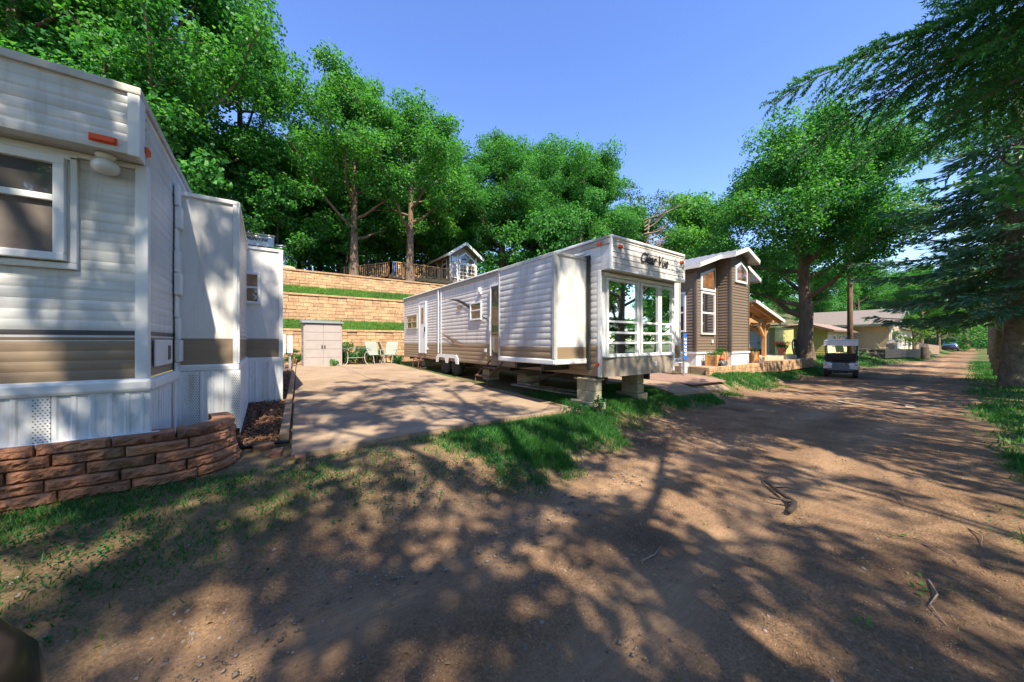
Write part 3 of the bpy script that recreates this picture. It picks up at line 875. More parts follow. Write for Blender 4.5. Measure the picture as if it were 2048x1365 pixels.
hill(5.4, 33.5, B5, 'tall tree of the back row between the two bare trunks', 1.9, (1.0, 1.0, .8))
hill(10.3, 34.0, B3, 'dark tree of the back row behind the wooden deck', 4.9, (1.3, 1.3, 1.0))
hill(16.5, 35.0, B5, 'tall tree of the back row behind the hillside cabin', 3.9, (1.0, 1.0, .85))
hill(0.6, 25.0, B6, 'leafy low tree at the left end of the top block wall', 5.3, (1.1, 1.1, 1.0))
hill(9.7, 30.2, B6, 'low dark tree hanging over the back of the wooden deck', 2.3, (1.3, 1.3, 1.1))
hill(18.6, 24.2, B6, 'leafy low tree just right of the hillside cabin', .7, (1.5, 1.5, 1.5))
hill(23.0, 19.0, B6, 'leafy low tree behind the long trailer roof', 4.7, (1.5, 1.5, 1.3))
hill(25.5, 27.0, B3, 'dark back row tree behind the domed crown', 3.1, (1.3, 1.3, 1.0))
hill(-3.0, 29.0, B6, 'bushy dark tree in the wood left of the pale understory tree', 1.2, (1.5, 1.5, 1.3))
hill(4.6, 26.4, B6, 'bushy dark tree right behind the straight bare trunk', 2.7, (1.1, 1.1, 1.0))
hill(2.0, 29.6, B6, 'bushy dark tree in the middle of the wood above the shed', 5.7, (1.4, 1.4, 1.2))
hill(11.0, 31.0, B4, 'pale green tree behind the wooden deck', 5.1, 1.15)
hill(14.5, 32.5, B3, 'dark tree behind the peak of the hillside cabin', .6, 1.0)
hill(19.0, 21.5, B6, 'dark low tree right of the hillside cabin', 2.9, (1.35, 1.35, 1.5))
hill(28.5, 20.3, B6, 'low dark tree behind the second trailer lettering', 2.0, (1.5, 1.5, 1.3))
hill(31.0, 29.0, B5, 'tall tree closing the view far up the hill', 2.0, .95)
hill(-9.5, 30.0, B3, 'dark tree deep in the wood at the far left', 2.0, (1.3, 1.3, 1.4))
for (u, v, m, lab, rot, sc) in [
    (63.0, 15.5, B5, 'tall tree behind the long tan house', .5, 1.05), (74.0, 12.0, B1, 'oak past the end of the tan house', 1.5, 1.0),
    (84.0, 13.0, B3, 'dark tree near the far end of the lane, left side', 2.6, 1.15), (92.0, 8.0, B5, 'big tree closing the far end of the lane', 3.5, .95),
    (78.0, 5.6, B4, 'light green tree by the picket fence', 4.5, 1.0), (70.0, 5.4, B2, 'straight trunked tree just left of the lane by the picket fence', .2, .8),
    (84.0, 4.8, B2, 'second straight trunked tree farther along the lane', 5.2, .8), (104.0, 3.0, B5, 'far tree beyond the end of the lane', 1.0, 1.1),
    (110.0, -4.0, B3, 'dark far tree right of the lane end', 2.0, 1.2), (55.0, 19.0, B3, 'dark tree behind the yellow garage roof', 1.0, 1.0), (46.0, 21.0, B5, 'leafy tree above the yellow garage', 4.2, .85)]:
    plant('tree', m, (u, v, gzf(u, v) - .1), lab, 'tree', 'trees along the far lane', rot, sc)
rng = np.random.default_rng(77)
cl = []
for i in range(520):
    u = rng.uniform(-34, 62); v = 38 + rng.random() * 14 + max(0, (u - 30)) * -.15
    h = 3 + 9 * fbm(u * .22, v * .1)
    cl.append((np.array([u, v, gzf(u, v) + rng.random() * h]), rng.uniform(1.0, 1.9)))
for i in range(260):
    u = rng.uniform(96, 150); v = rng.uniform(-45, 30)
    cl.append((np.array([u, v, gzf(u, v) + rng.random() * (5 + 8 * fbm(u * .1, v * .2))]), rng.uniform(1.5, 2.6)))
tag(link_mesh('woodland', np_mesh('woodland', cluster_leaves(rng, cl, 34, .42), 4, None), [M['leaf_deep']]), 'dense green wood closing the view far up the hill and past the lane end', 'woodland', kind='stuff')
# dead-topped tree with bare branches
def dead_tree():
    r = empty('dead_tree', (31.3, 21.0, gzf(31.3, 21.0) - .1), 'half dead tree with bare grey branches sticking out to the right', 'tree', 'trees on the hill')
    rng = random.Random(5)
    o = r.location
    mb = MB()
    mb.tube([o, o + Vector((.1, 0, 4)), o + Vector((.4, -.2, 8)), o + Vector((.9, -.4, 11.5))], [.3, .24, .16, .08], 8)
    for i in range(16):
        b = o + Vector((.3, -.2, 6.0 + i * .36)); a = rng.uniform(-1.1, .5)
        d = Vector((math.cos(a), math.sin(a) * .6 - .3, rng.uniform(.15, .8))).normalized()
        L = rng.uniform(2.4, 4.6)
        e = b + d * L + Vector((0, 0, .4)); mid = b + d * L * .5
        mb.tube([b, mid, e], [.07, .045, .012], 5)
        for j in range(6):
            s = b.lerp(e, rng.uniform(.35, .95)); dd = (d + Vector((rng.uniform(-.7, .7), rng.uniform(-.7, .7), rng.uniform(-.2, .7)))).normalized()
            mb.tube([s, s + dd * rng.uniform(.5, 1.3)], [.025, .008], 4)
    mb.build('trunk', M['dead_wood'], r)
    g = np.random.default_rng(3)
    cl = [(np.array([.3, 0, 7.5 + i * .3]) + g.normal(0, 1.1, 3) * np.array([1, 1, .8]) - np.array([.8, 0, 0]), g.uniform(.4, .8)) for i in range(26)]
    c = bpy.data.objects.new('crown', np_mesh('crown', cluster_leaves(g, cl, 130, .2), 4, M['needle_pine'])); C.objects.link(c); c.parent = r
dead_tree()
# the oak standing in front of the yellow garage, with one heavy low limb
OAK = broadleaf_meshes(21, 14.8, 6.2, 3.7, .42, 21, 230, .175, 'leaf_oak', 'bark', up=.30)
oak = plant('oak_tree', OAK, (28.1, 6.95, gzf(28.1, 6.95) - .1), 'large spreading oak standing in front of the yellow garage', 'tree', None, 2.0, (1.0, 1.0, 1.0))
mb = MB(); o = oak.location
mb.tube([(.2, -.25, 2.9), (.75, -.85, 3.2), (1.5, -1.5, 4.3), (2.3, -2.2, 5.6)], [.22, .17, .12, .05], 8)
lm = mb.build('limb', M['bark'], smooth=True); lm.parent = oak
# trees standing outside the view behind the photographer: their crowns throw the dappled shade over lane and slab
BSD = broadleaf_meshes(41, 17.5, 5.4, 6.5, .22, 9, 330, .17, 'leaf_oak', crad=.26, clumps=430)
BS1 = broadleaf_meshes(43, 17.5, 4.6, 6.5, .19, 9, 330, .17, 'leaf_oak', crad=.23, clumps=260)
BS2 = broadleaf_meshes(42, 13.5, 5.0, 4.6, .17, 8, 330, .17, 'leaf_oak', crad=.22, clumps=270)
BS3 = broadleaf_meshes(45, 13.5, 5.0, 4.6, .16, 8, 330, .17, 'leaf_oak', crad=.22, clumps=185)
B4S = broadleaf_meshes(44, 9.0, 3.6, 1.4, .20, 14, 150, .20, 'leaf_light', 'bark_dark', keep=.6)
for (u, v, m, lab, rot, sc) in [
    (-11.5, -5.0, BSD, 'tall oak behind the photographer near the black car', .3, 1.0), (-4.5, -4.0, BSD, 'wide oak close to the lane opposite the near trailer', 2.2, 1.0),
    (.9, -3.9, BS1, 'slim tall oak opposite the concrete slab', 4.0, 1.0), (-3.0, -8.2, BS2, 'smaller oak behind the two tall ones', .9, 1.0), (3.4, -8.0, BS3, 'open-crowned oak behind the slim tall one', 2.9, 1.0), (8.6, -7.8, BS3, 'second oak behind the lane verge opposite the long trailer', 1.0, 1.0),
    (14.0, -7.8, BS3, 'broad oak on the right verge behind the dark spruce', 5.0, 1.0), (17.5, -4.4, B4S, 'light green tree on the right verge beyond the dark spruce', .7, 1.35)]:
    plant('tree', m, (u, v, gzf(u, v) - .1), lab, 'tree', 'trees on the right verge', rot, sc)
for (u, v, m, lab, rot, sc) in [(-12, -24, B5, 'unseen tree added far across the field behind the photographer', .3, 1.0), (-2, -27, B3, 'unseen dark tree added at the far field edge behind the photographer', 1.3, 1.2), (9, -26, B5, 'unseen broad tree added at the far field edge', 2.3, 1.0),
    (19, -28, B3, 'unseen dark tree added at the field edge on the right', 3.3, 1.2), (31, -27, B5, 'unseen wide tree added at the field edge on the right', 4.3, 1.0), (44, -30, B3, 'unseen tall tree added at the field edge far right', 5.3, 1.2), (60, -28, B5, 'unseen last tree added at the field edge far right', .9, 1.0), (-26, -22, B3, 'unseen tree added at the field edge far left', 2.9, 1.2)]:
    plant('tree', m, (u, v, gzf(u, v) - .1), lab, 'tree', 'unseen trees added for window reflections', rot, sc)  # unseen trees, added so the front windows reflect foliage
for i in range(13):  # unseen hedge, added to cover the bright horizon in window reflections
    u, v = -24 + i * 7.5, -21 - 2.2 * math.sin(i * 2.1)
    plant('bush', B6, (u, v, gzf(u, v) - .1), 'unseen leafy bush added behind the photographer to darken window reflections', 'bush', 'unseen bushes added for window reflections', i * 1.7, (1.5, 1.5, .8))
SPN = spruce_meshes(31, 9.1, 4.6, 5.2, .22, 10, 8.0, 'needle_dark', droop=.22, nl=.055, nw=.009, twig=.21, fine=24, per_whorl=8)
plant('spruce_tree', SPN, (8.2, -1.5, gzf(8.2, -1.5)), 'dark spruce whose drooping boughs hang into the top right corner', 'spruce tree', 'conifers along the right verge', .3, 1.0, ('trunk', 'foliage'))
SPB = spruce_meshes(32, 15.0, 4.5, 3.0, .36, 19, 8.5, 'needle_blue', droop=.16, nw=.038, twig=.34, per_whorl=7)
plant('spruce_tree', SPB, (23.3, -.55, gzf(23.3, -.55)), 'blue-green spruce with a thick trunk nearest the right edge', 'spruce tree', 'conifers along the right verge', 1.0, 1.0, ('trunk', 'foliage'))
SPP = spruce_meshes(33, 14.0, 2.9, 4.6, .30, 12, 3.8, 'needle_pine', droop=.10, nw=.035, twig=.40, per_whorl=6)
for (u, v, lab, rot, sc) in [(29.2, -.35, 'second conifer trunk in the row on the right verge', .5, (1.0, 1.0, .95)), (36.3, -.3, 'third conifer in the row, its trunk tilting left', 2.0, 1.0),
                             (47.0, -.2, 'fourth conifer in the row along the right verge', 3.3, 1.0), (60.0, -.1, 'fifth conifer in the row, partly hidden by the others', 4.1, 1.0), (76.0, 0.1, 'farthest conifer of the row on the right verge', 5.1, 1.0)]:
    plant('spruce_tree', SPP, (u, v, gzf(u, v)), lab, 'spruce tree', 'conifers along the right verge', rot, sc, ('trunk', 'foliage'))
# ------------------------------------------------------------------ shared building bits
UP = Vector((0, 0, 1))
FU, FV = Vector((1, 0, 0)), Vector((0, 1, 0))

def ribs(z0, z1, period, depth, joint=0, shape='round'):
    zs, of = [z0], [0]
    k = 0
    z = z0
    while z < z1 - 1e-4:
        p = min(period, z1 - z)
        if shape == 'round':
            prof = [(.10, .35), (.28, .85), (.5, 1.), (.72, .85), (.9, .35), (1., 0.)]
        else:                                   # lap board: leans out downwards, undercut at the bottom
            prof = [(.04, 1.), (.97, .12), (1., 0.)]
        for a, b in prof:
            zs.append(z + p * a); of.append(depth * b)
        k += 1
        z += p
        if joint and k % joint == 0 and z < z1 - .02:
            zs += [z + .004, z + .009]; of += [-.006, 0]
            z += .009
    return zs, of

def window(parent, O, R, N, s0, s1, z0, z1, glass, fw=.06, dep=.05, rails=(), mull=(), thin=.035, name='window', frame=None, upper=None, lower=None):
    frame = frame or M['white_trim']
    f = MB()
    f.wbox(O, R, N, s0 - fw, s1 + fw, z1, z1 + fw, 0, dep)
    f.wbox(O, R, N, s0 - fw, s1 + fw, z0 - fw, z0, 0, dep + .008)
    f.wbox(O, R, N, s0 - fw, s0, z0, z1, 0, dep)
    f.wbox(O, R, N, s1, s1 + fw, z0, z1, 0, dep)
    for r in rails: f.wbox(O, R, N, s0, s1, r - thin / 2, r + thin / 2, .012, dep - .008)
    for q in mull: f.wbox(O, R, N, q - thin / 2, q + thin / 2, z0, z1, .012, dep - .011)
    w = f.build(name, frame, parent, bevel=.006)
    p = MB()
    if lower is not None and rails:
        p.wbox(O, R, N, s0, s1, rails[0], z1, .006, .018, 0)
        p.wbox(O, R, N, s0, s1, z0, rails[0], .006, .016, 1)
        p.build('pane', [glass, lower], w)
    else:
        p.wbox(O, R, N, s0, s1, z0, z1, .006, .018)
        p.build('pane', glass, w)
    return w

def text_mesh(name, body, parent, mat_, loc, R, U, size, shear=0., ext=.004, bold=0., align='CENTER', spacing=1.0, xs=1.0):
    cu = bpy.data.curves.new(name, 'FONT')
    cu.body = body; cu.size = size; cu.shear = shear; cu.extrude = ext; cu.offset = bold; cu.align_x = align; cu.align_y = 'CENTER'; cu.space_character = spacing
    t = bpy.data.objects.new(name + '_tmp', cu); C.objects.link(t)
    dg = bpy.context.evaluated_depsgraph_get()
    me = bpy.data.meshes.new_from_object(t.evaluated_get(dg))
    bpy.data.objects.remove(t)
    R, U = Vector(R), Vector(U); Nn = R.cross(U)
    off = worg(parent)
    mtx = Matrix.Translation(Vector(loc) - off) @ Matrix((R * xs, U, Nn)).transposed().to_4x4()
    me.transform(mtx)
    me.materials.clear()
    return link_mesh(name, me, [mat_], parent)

def lens(parent, c, R, N, w=.11, h=.04, d=.03):
    mb = MB(); c, R, N = Vector(c), Vector(R), Vector(N)
    mb.wbox(c, R, N, -w / 2 - .008, w / 2 + .008, -h / 2 - .008, h / 2 + .008, 0, .008)
    mb.wbox(c, R, N, -w / 2, w / 2, -h / 2, h / 2, .008, d)
    return mb.build('marker_light', M['orange_lens'], parent, bevel=.012)

# ================================================================== near trailer, left
T = empty('trailer', (-2.4, 6.0, gzf(-2.4, 6.0)), 'ribbed white and tan trailer at the left edge with two slide-outs and white skirting', 'trailer')
UR, VF, VT = -.877, 4.42, 12.5          # right side wall, front wall, rear
ZT, ZB, ZS = 3.71, 1.277, .78           # roof, wall foot, skirt foot
band = lambda z: 1 if z < 1.645 else (2 if 1.66 < z < 1.70 or 1.715 < z < 1.725 else 0)
WM = [M['white_siding'], M['tan_band'], M['dark_stripe']]
mb = MB()
zs, of = ribs(ZB, 3.165, .082, .0045, 4)
mb.sheet((0, VF, 0), FU, -FV, -6.5, UR, zs, of, band)
mb.box(-6.5, UR, VF + .002, VF + .05, ZB, 3.165)
mb.build('front_wall', WM, T)
mb = MB()
zs, of = ribs(ZB, ZT - .05, .082, .0055, 4)
mb.sheet((UR, 0, 0), FV, FU, VF, VT, zs, of, band)
zs, of = ribs(3.165, ZT - .05, .082, .0055, 4)
mb.sheet((UR, 0, 0), FV, FU, VF - .23, VF, zs, of, band)
mb.box(-6.5, UR - .002, VF + .06, VT, ZB, 3.165)
mb.build('side_wall', WM, T)
# overhanging brow across the front, with soffit
mb = MB()
zs, of = ribs(3.165, ZT - .04, .08, .005, 3)
mb.sheet((0, VF - .23, 0), FU, -FV, -6.5, UR - .03, zs, of, lambda z: 0)
mb.box(-6.5, UR - .003, VF - .228, VT, 3.168, ZT - .04)
mb.build('brow', M['white_siding'], T)
mb = MB()
mb.box(-6.5, UR + .025, VF - .26, VF - .21, ZT - .045, ZT + .02)
mb.box(UR - .03, UR + .025, VF - .21, VT, ZT - .045, ZT + .02)
mb.box(-6.5, UR - .03, VF - .21, VT, ZT - .03, ZT + .01)
mb.build('roof_rail', M['aged_trim'], T, bevel=.008)
mb = MB()
mb.wbox((0, 0, 0), FU, -FV, UR - .055, UR + .018, 3.15, ZT - .045, -VF + .235, -VF + .255)      # brow corner strip
mb.wbox((0, 0, 0), FU, -FV, UR - .012, UR + .02, 3.15, ZT - .045, -VF + .10, -VF + .235)
mb.wbox((0, 0, 0), FU, -FV, UR - .06, UR + .022, ZB, 3.165, -VF + .012, -VF + .032)            # wall corner strip
mb.wbox((0, 0, 0), FU, -FV, UR + .0, UR + .024, ZB, 3.165, -VF - .05, -VF + .012)
mb.box(-6.5, UR - .06, VF - .025, VF - .012, 3.12, 3.165)
mb.build('corner_trim', M['white_trim'], T, bevel=.005)
mb = MB()      # rolled moulding under the siding
mb.box(-6.5, UR + .05, VF - .06, VF + .02, 1.16, ZB)
mb.box(UR - .02, UR + .052, VF + .02, 5.66, 1.15, ZB - .01)
mb.build('base_moulding', M['white_trim'], T, bevel=.03)
lens(T, (-1.068, VF - .24, 3.235), FU, -FV, .14, .045)
lens(T, (UR + .012, VF - .08, 3.27), FV, FU, .10, .05)
# porch globe under the soffit
mb = MB()
mb.lathe([(.06, 3.165), (.064, 3.145), (.048, 3.13), (.046, 3.12)], (-1.09, VF - .10, 0), 20)
lp = mb.build('porch_lamp', M['milk_glass'], T, smooth=True)
mb = MB()
mb.lathe([(.045, 3.12), (.072, 3.10), (.085, 3.07), (.082, 3.04), (.06, 3.012), (.02, 3.002), (.001, 3.001)], (-1.09, VF - .10, 0), 24)
mb.build('globe', M['milk_glass'], lp, smooth=True)
# front window in its boxed surround
w = window(T, (0, VF - .03, 0), FU, -FV, -2.75, -1.375, 2.31, 3.02, M['glass_dark'], .06, .06, rails=(2.745,), thin=.05, lower=M['screen'])
mb = MB()
for (a, b, c, d) in ((-2.9, -1.26, 2.19, 2.24), (-1.30, -1.26, 2.24, 3.11), (-2.9, -1.26, 3.08, 3.12)):
    mb.wbox((0, VF, 0), FU, -FV, a, b, c, d, .005, .05)
mb.wbox((0, VF, 0), FU, -FV, -2.9, -1.301, 2.25, 3.08, .01, .03)
mb.build('window_surround', M['white_trim'], w, bevel=.008)
# locker door low on the side wall
mb = MB()
mb.wbox((UR + .012, 0, 0), FV, FU, 4.62, 5.32, 1.36, 1.62, 0, .02)
hd = mb.build('locker_door', M['white_trim'], T, bevel=.02)
mb = MB()
mb.wbox((UR + .033, 0, 0), FV, FU, 5.10, 5.22, 1.41, 1.56, 0, .004)
mb.build('vent_sticker', M['screen'], hd)
# slide-outs
def slide(parent, u0, u1, v0, v1, z0, z1, tan, side, name='slide_out', wm=None, period=.066, joint=5, mould=.09):
    """box that stands out from the side wall; side=+1 juts to +u"""
    wm = wm or WM
    b = MB()
    x0, x1 = min(u0, u1), max(u0, u1)
    b.box(x0, x1, v0, v1, z0, z1)
    b.wbox((0, v0, 0), FU, -FV, x0, x1, z0, tan, .001, .005, 1)
    s = b.build(name, [wm[0] if False else M['white_flat'], wm[1]], parent)
    c = MB()
    zs, of = ribs(z0 + .01, z1 - .02, period, .008, joint)
    out = u1 if side > 0 else u0
    c.sheet((out + side * .004, 0, 0), FV, FU * side, v0 + .05, v1, zs, of, lambda z: 1 if z < tan else 0)
    c.build('siding', wm, s)
    t = MB()
    t.wbox((0, v0, 0), FU, -FV, x0 - .01, x1 + .01, z1 - .03, z1 + .02, -.02, .025)
    for q in ((x0 - .004, x0 + .045), (x1 - .045, x1 + .004)):
        t.wbox((0, v0, 0), FU, -FV, q[0], q[1], z0, z1 - .03, .004, .022)
    t.wbox((out, 0, 0), FV, FU * side, v0 - .012, v0 + .055, z0, z1 - .03, .002, .024)
    t.wbox((out, 0, 0), FV, FU * side, v0, v1, z1 - .05, z1 + .018, -.01, .028)
    t.wbox((out, 0, 0), FV, FU * side, v1 - .05, v1, z0, z1 - .05, .002, .022)
    t.build('trim', M['white_trim'] if wm is WM else M['aged_trim'], s, bevel=.006)
    m2 = MB()
    m2.wbox((0, v0, 0), FU, -FV, x0 - .02, x1 + .02, z0 - mould, z0, -.05, .03)
    m2.wbox((out, 0, 0), FV, FU * side, v0, v1, z0 - mould, z0, -.05, .03)
    m2.build('moulding', M['white_trim'], s, bevel=.02)
    return s
s1 = slide(T, UR, -.297, 5.66, 9.9, 1.32, 3.38, 1.64, 1)
s2 = slide(T, UR, .25, 8.1, 12.3, 1.30, 3.37, 1.66, 1)
window(s2, (0, 8.1, 0), FU, -FV, -.45, -.13, 2.36, 2.86, M['glass_warm'], .05, .04, rails=(2.62,))
mb = MB()      # tarp scrap hanging from the slide seal
for i in range(9):
    z = 3.44 - i * .26
    mb.box(UR + .015, UR + .06 + .02 * math.sin(i * 2.1), 5.50 + .02 * math.sin(i * 1.3), 5.64, z - .255, z)
mb.build('slide_seal', M['white_trim'], T, bevel=.02)
# vinyl skirting with perforated vent strips
def skirt(parent, a, b, N, z0f, z1, vents, name='skirting'):
    a, b = Vector(a), Vector(b); R = (b - a).normalized(); L = (b - a).length
    m = MB(); x = 0; k = 0
    vents = list(vents)
    while x < L - 1e-3:
        isv = any(abs(x - q) < .03 for q in vents)
        wd = min(.10, L - x)
        prof = [(0, 0), (.10, .009), (.30, .009), (.4, 0), (1, 0)] if not isv else [(0, .006), (1, .006)]
        for (p, d0), (q, d1) in zip(prof[:-1], prof[1:]):
            P = [a + R * (x + wd * p) + N * d0, a + R * (x + wd * q) + N * d1]
            m.poly([(P[0].x, P[0].y, z0f(P[0].x, P[0].y)), (P[1].x, P[1].y, z0f(P[1].x, P[1].y)), (P[1].x, P[1].y, z1), (P[0].x, P[0].y, z1)], 0)
        if isv:
            zz0 = z0f(*(a + R * (x + wd / 2)).to_2d()); n = int((z1 - zz0 - .03) / .021)
            for i in range(n):
                for j in range(4):
                    c = a + R * (x + wd * (.14 + .24 * j + (.12 if i % 2 else 0))) + N * .008
                    z = zz0 + .02 + i * .021; r = .0055
                    m.poly([c + Vector((0, 0, z - r)), c + R * r + Vector((0, 0, z)), c + Vector((0, 0, z + r)), c - R * r + Vector((0, 0, z))], 1)
        x += wd; k += 1
    return m.build(name, [M['vinyl_skirt'], M['black_hole']], parent)
flat = lambda z: (lambda x, y: z)
skirt(T, (-6.5, VF - .03, 0), (UR + .03, VF - .03, 0), -FV, lambda x, y: ZS - .02 * (x + .9) * .2, 1.17, [4.4, 5.0])
skirt(T, (UR + .03, VF - .03, 0), (UR + .03, 5.6, 0), FU, lambda x, y: .55, 1.17, [.9])
skirt(T, (UR + .02, 5.6, 0), (-.27, 5.6, 0), -FV, lambda x, y: .50, 1.24, [.1, .5])
skirt(T, (-.27, 5.6, 0), (-.27, 8.1, 0), FU, lambda x, y: .44, 1.24, [.6, 1.7])
skirt(T, (-.27, 8.07, 0), (.27, 8.07, 0), -FV, lambda x, y: .45, 1.22, [.2])
mb = MB()
mb.box(-6.5, UR + .10, VF - .075, VF - .03, ZS - .02, ZS + .018)
mb.build('skirt_flashing', M['white_trim'], T, bevel=.005)

# block wall in front of the skirting, curling back at its right end
def block_wall():
    top, n = .80, 6
    h = .092
    path = [(-6.5, 4.30)]
    for i in range(1, 200): path.append((-6.5 + i * .03, 4.30) if -6.5 + i * .03 < -.75 else None)
    path = [p for p in path if p]
    for a in np.linspace(0, R_(100), 24): path.append((-.75 + .46 * math.sin(a), 4.30 + .46 * (1 - math.cos(a)) + .0))
    e = path[-1]; path += [(e[0] - .02, e[1] + .12), (e[0] - .06, e[1] + .3)]
    P = np.array(path); seg = np.r_[0, np.cumsum(np.linalg.norm(np.diff(P, axis=0), axis=1))]
    at = lambda s: np.array([np.interp(s, seg, P[:, 0]), np.interp(s, seg, P[:, 1])])
    def nrm(s):
        d = at(s + .01) - at(s - .01); d /= np.linalg.norm(d) + 1e-9
        return np.array([d[1], -d[0]])
    m = MB(); rng = random.Random(4)
    for c in range(n):
        z0 = top - (n - c) * h + .0; out = (n - 1 - c) * .016
        s = 1.2 - rng.random() * .3
        while s < seg[-1] - .05:
            L = min(.40, seg[-1] - s)
            nx, nz = 18, 7
            grid = {}
            jx = rng.uniform(-.01, .012); ph = rng.random() * 40
            for i in range(nx + 1):
                for j in range(nz + 1):
                    a, b = i / nx, j / nz
                    q = s + .006 + (L - .014) * a
                    edge = min(a, 1 - a) * L / .02; eb = min(b, 1 - b) * h / .008
                    rnd = min(1, edge) ** .5 * min(1, eb) ** .5
                    nv_ = float(fbm(q * 26 + ph, b * 2.6 + ph + c * 7, 5)) - .5
                    d = out + jx - .022 + .022 * rnd + .060 * nv_ * rnd
                    pt = at(q) + nrm(q) * d
                    grid[i, j] = (pt[0], pt[1], z0 + .003 + (h - .006) * b)
            for i in range(nx):
                for j in range(nz): m.poly([grid[i, j], grid[i + 1, j], grid[i + 1, j + 1], grid[i, j + 1]])
            def back(g, q): pt = at(q) - nrm(q) * .17; return (pt[0], pt[1], g[2])
            for i in range(nx):
                qa, qb = s + .004 + (L - .010) * i / nx, s + .004 + (L - .010) * (i + 1) / nx
                m.poly([grid[i, nz], grid[i + 1, nz], back(grid[i + 1, nz], qb), back(grid[i, nz], qa)])
            for i, q in ((0, s + .004), (nx, s + L - .006)):
                for j in range(nz): m.poly([grid[i, j], grid[i, j + 1], back(grid[i, j + 1], q), back(grid[i, j], q)])
            s += L
    # weld each block so that every block is one island
    me_ob = m.build('block_wall', M['brick_red'])
    import bmesh
    bm = bmesh.new(); bm.from_mesh(me_ob.data); bmesh.ops.remove_doubles(bm, verts=bm.verts, dist=.0004); bm.to_mesh(me_ob.data); bm.free()
    me_ob.data.polygons.foreach_set('use_smooth', [False] * len(me_ob.data.polygons))
    return tag(me_ob, 'low wall of rough reddish blocks curving in front of the near trailer skirting', 'block wall')
block_wall()

# ================================================================== second trailer
V = empty('trailer', (6.5, 10.0, gzf(6.5, 10.0)), 'long white and tan trailer with black script lettering over its front windows', 'trailer')
U0, U1, F0, F1 = 5.2, 7.80, 4.40, 15.8
Z0, Z1 = .93, 3.58
WV = [M['white_siding_far'], M['tan_band_far'], M['dark_stripe']]
bandv = lambda z: 1 if z < 1.53 else 0
mb = MB()
zs, of = ribs(Z0, Z1 - .14, .118, .008, 3)
mb.sheet((U0, 0, 0), FV, -FU, F0 - .06, 11.85, zs, of, bandv)
zs, of = ribs(Z0, Z1 - .14, .10, .008, 0)
mb.sheet((U0 - .006, 0, 0), FV, -FU, 11.85, F1, zs, of, bandv)
mb.box(U0 + .003, U0 + .05, F0 + .05, F1, Z0, Z1 - .1)
mb.build('side_wall', WV, V)
mb = MB()
mb.box(U0 + .06, U1, F1 - .06, F1, Z0, Z1 - .1); mb.box(U1 - .05, U1, F0 + .05, F1 - .06, Z0, Z1 - .1); mb.box(U0 + .06, U1 - .06, F0 + .3, F1 - .07, Z0, Z0 + .06)
mb.build('rear_wall', M['white_siding_far'], V)
mb = MB()
mb.box(U0 - .03, U1 + .03, 4.12, F1 + .02, Z1 - .05, Z1 + .01)
mb.box(U0 - .035, U0 + .02, 4.13, F1 + .02, Z1 - .16, Z1 - .05)
mb.build('roof', M['roof_edge'], V, bevel=.02)
mb = MB()
mb.tube([(U0 - .05, 4.5, Z1 - .02), (U0 - .05, F1, Z1 - .02)], .025, 8)
mb.tube([(U0 - .045, 11.85, Z1 - .05), (U0 - .045, 11.85, 1.2)], .022, 8)
mb.tube([(U0 - .04, 11.62, Z1 - .05), (U0 - .04, 11.62, 1.1)], .012, 6)
mb.build('gutter', M['white_trim'], V)
# front brow with lettering
mb = MB()
zs, of = ribs(2.97, Z1 - .03, .105, .012, 0, 'lap')
mb.sheet((0, 4.12, 0), FU, -FV, U0 + .02, U1 - .02, zs, of, lambda z: 0)
prof = [(-.0, 2.97), (0, Z1 - .03)]
mb.box(U0, U1, 4.122, 4.6, 2.968, Z1 - .05)
br = mb.build('brow', M['white_siding_far'], V)
mb = MB()
for q in (U0 - .004, U1 - .03):
    mb.box(q, q + .034, 4.095, 4.16, 2.95, Z1 - .02)
mb.box(U0, U1, 4.09, 4.15, Z1 - .04, Z1 + .015)
mb.box(U0, U1, 4.10, 4.15, 2.945, 2.972)
mb.build('brow_trim', M['white_trim'], br, bevel=.012)
text_mesh('lettering', 'Clear Vue', V, M['black_letter'], (6.58, 4.098, 3.29), FU, UP, .30, shear=.42, ext=.004, bold=.004, xs=.82)
for q in (5.46, 7.66): lens(V, (q, 4.107, 3.40), FU, -FV, .10, .05, .035)
lens(V, (U0 - .035, 4.36, 3.46), FV, -FU, .10, .05, .03)
lens(V, (U0 - .013, 4.42, 1.16), FV, -FU, .06, .05, .03)
# windowed front
mb = MB()
mb.box(U0, U1, F0, F0 + .05, 1.28, 2.968)
mb.build('front_wall', M['white_trim'], V)
mb = MB()
pts = [(U0 - .005, 4.40), (5.9, 4.33), (6.6, 4.31), (7.3, 4.33), (U1 + .005, 4.40)]
for (a, b) in zip(pts[:-1], pts[1:]):
    mb.poly([(a[0], a[1], .91), (b[0], b[1], .91), (b[0], b[1], 1.27), (a[0], a[1], 1.27)])
    mb.poly([(a[0], a[1], 1.27), (b[0], b[1], 1.27), (b[0], F0 + .02, 1.285), (a[0], F0 + .02, 1.285)])
    mb.poly([(a[0], a[1], .91), (b[0], b[1], .91), (b[0], F0 + .5, .91), (a[0], F0 + .5, .91)])
mb.build('front_apron', M['apron'], V)
mb = MB()
mb.box(6.92, 7.0, 4.30, 4.325, 1.07, 1.17)
mb.build('outlet_cover', M['white_trim'], V)
mb = MB()
for q in (U0 - .012, U1 - .03):
    mb = MB(); mb.box(q, q + .045, F0 - .05, F0 + .02, .92, 2.97); mb.build('corner_trim', M['white_trim'], V, bevel=.006)
for (a, b) in ((5.44, 6.36), (6.56, 7.14), (7.28, 7.70)):
    w = window(V, (0, F0, 0), FU, -FV, a, b, 1.36, 2.80, M['glass_front'], .055, .05, rails=(2.0, 1.78, 1.575), thin=.045)
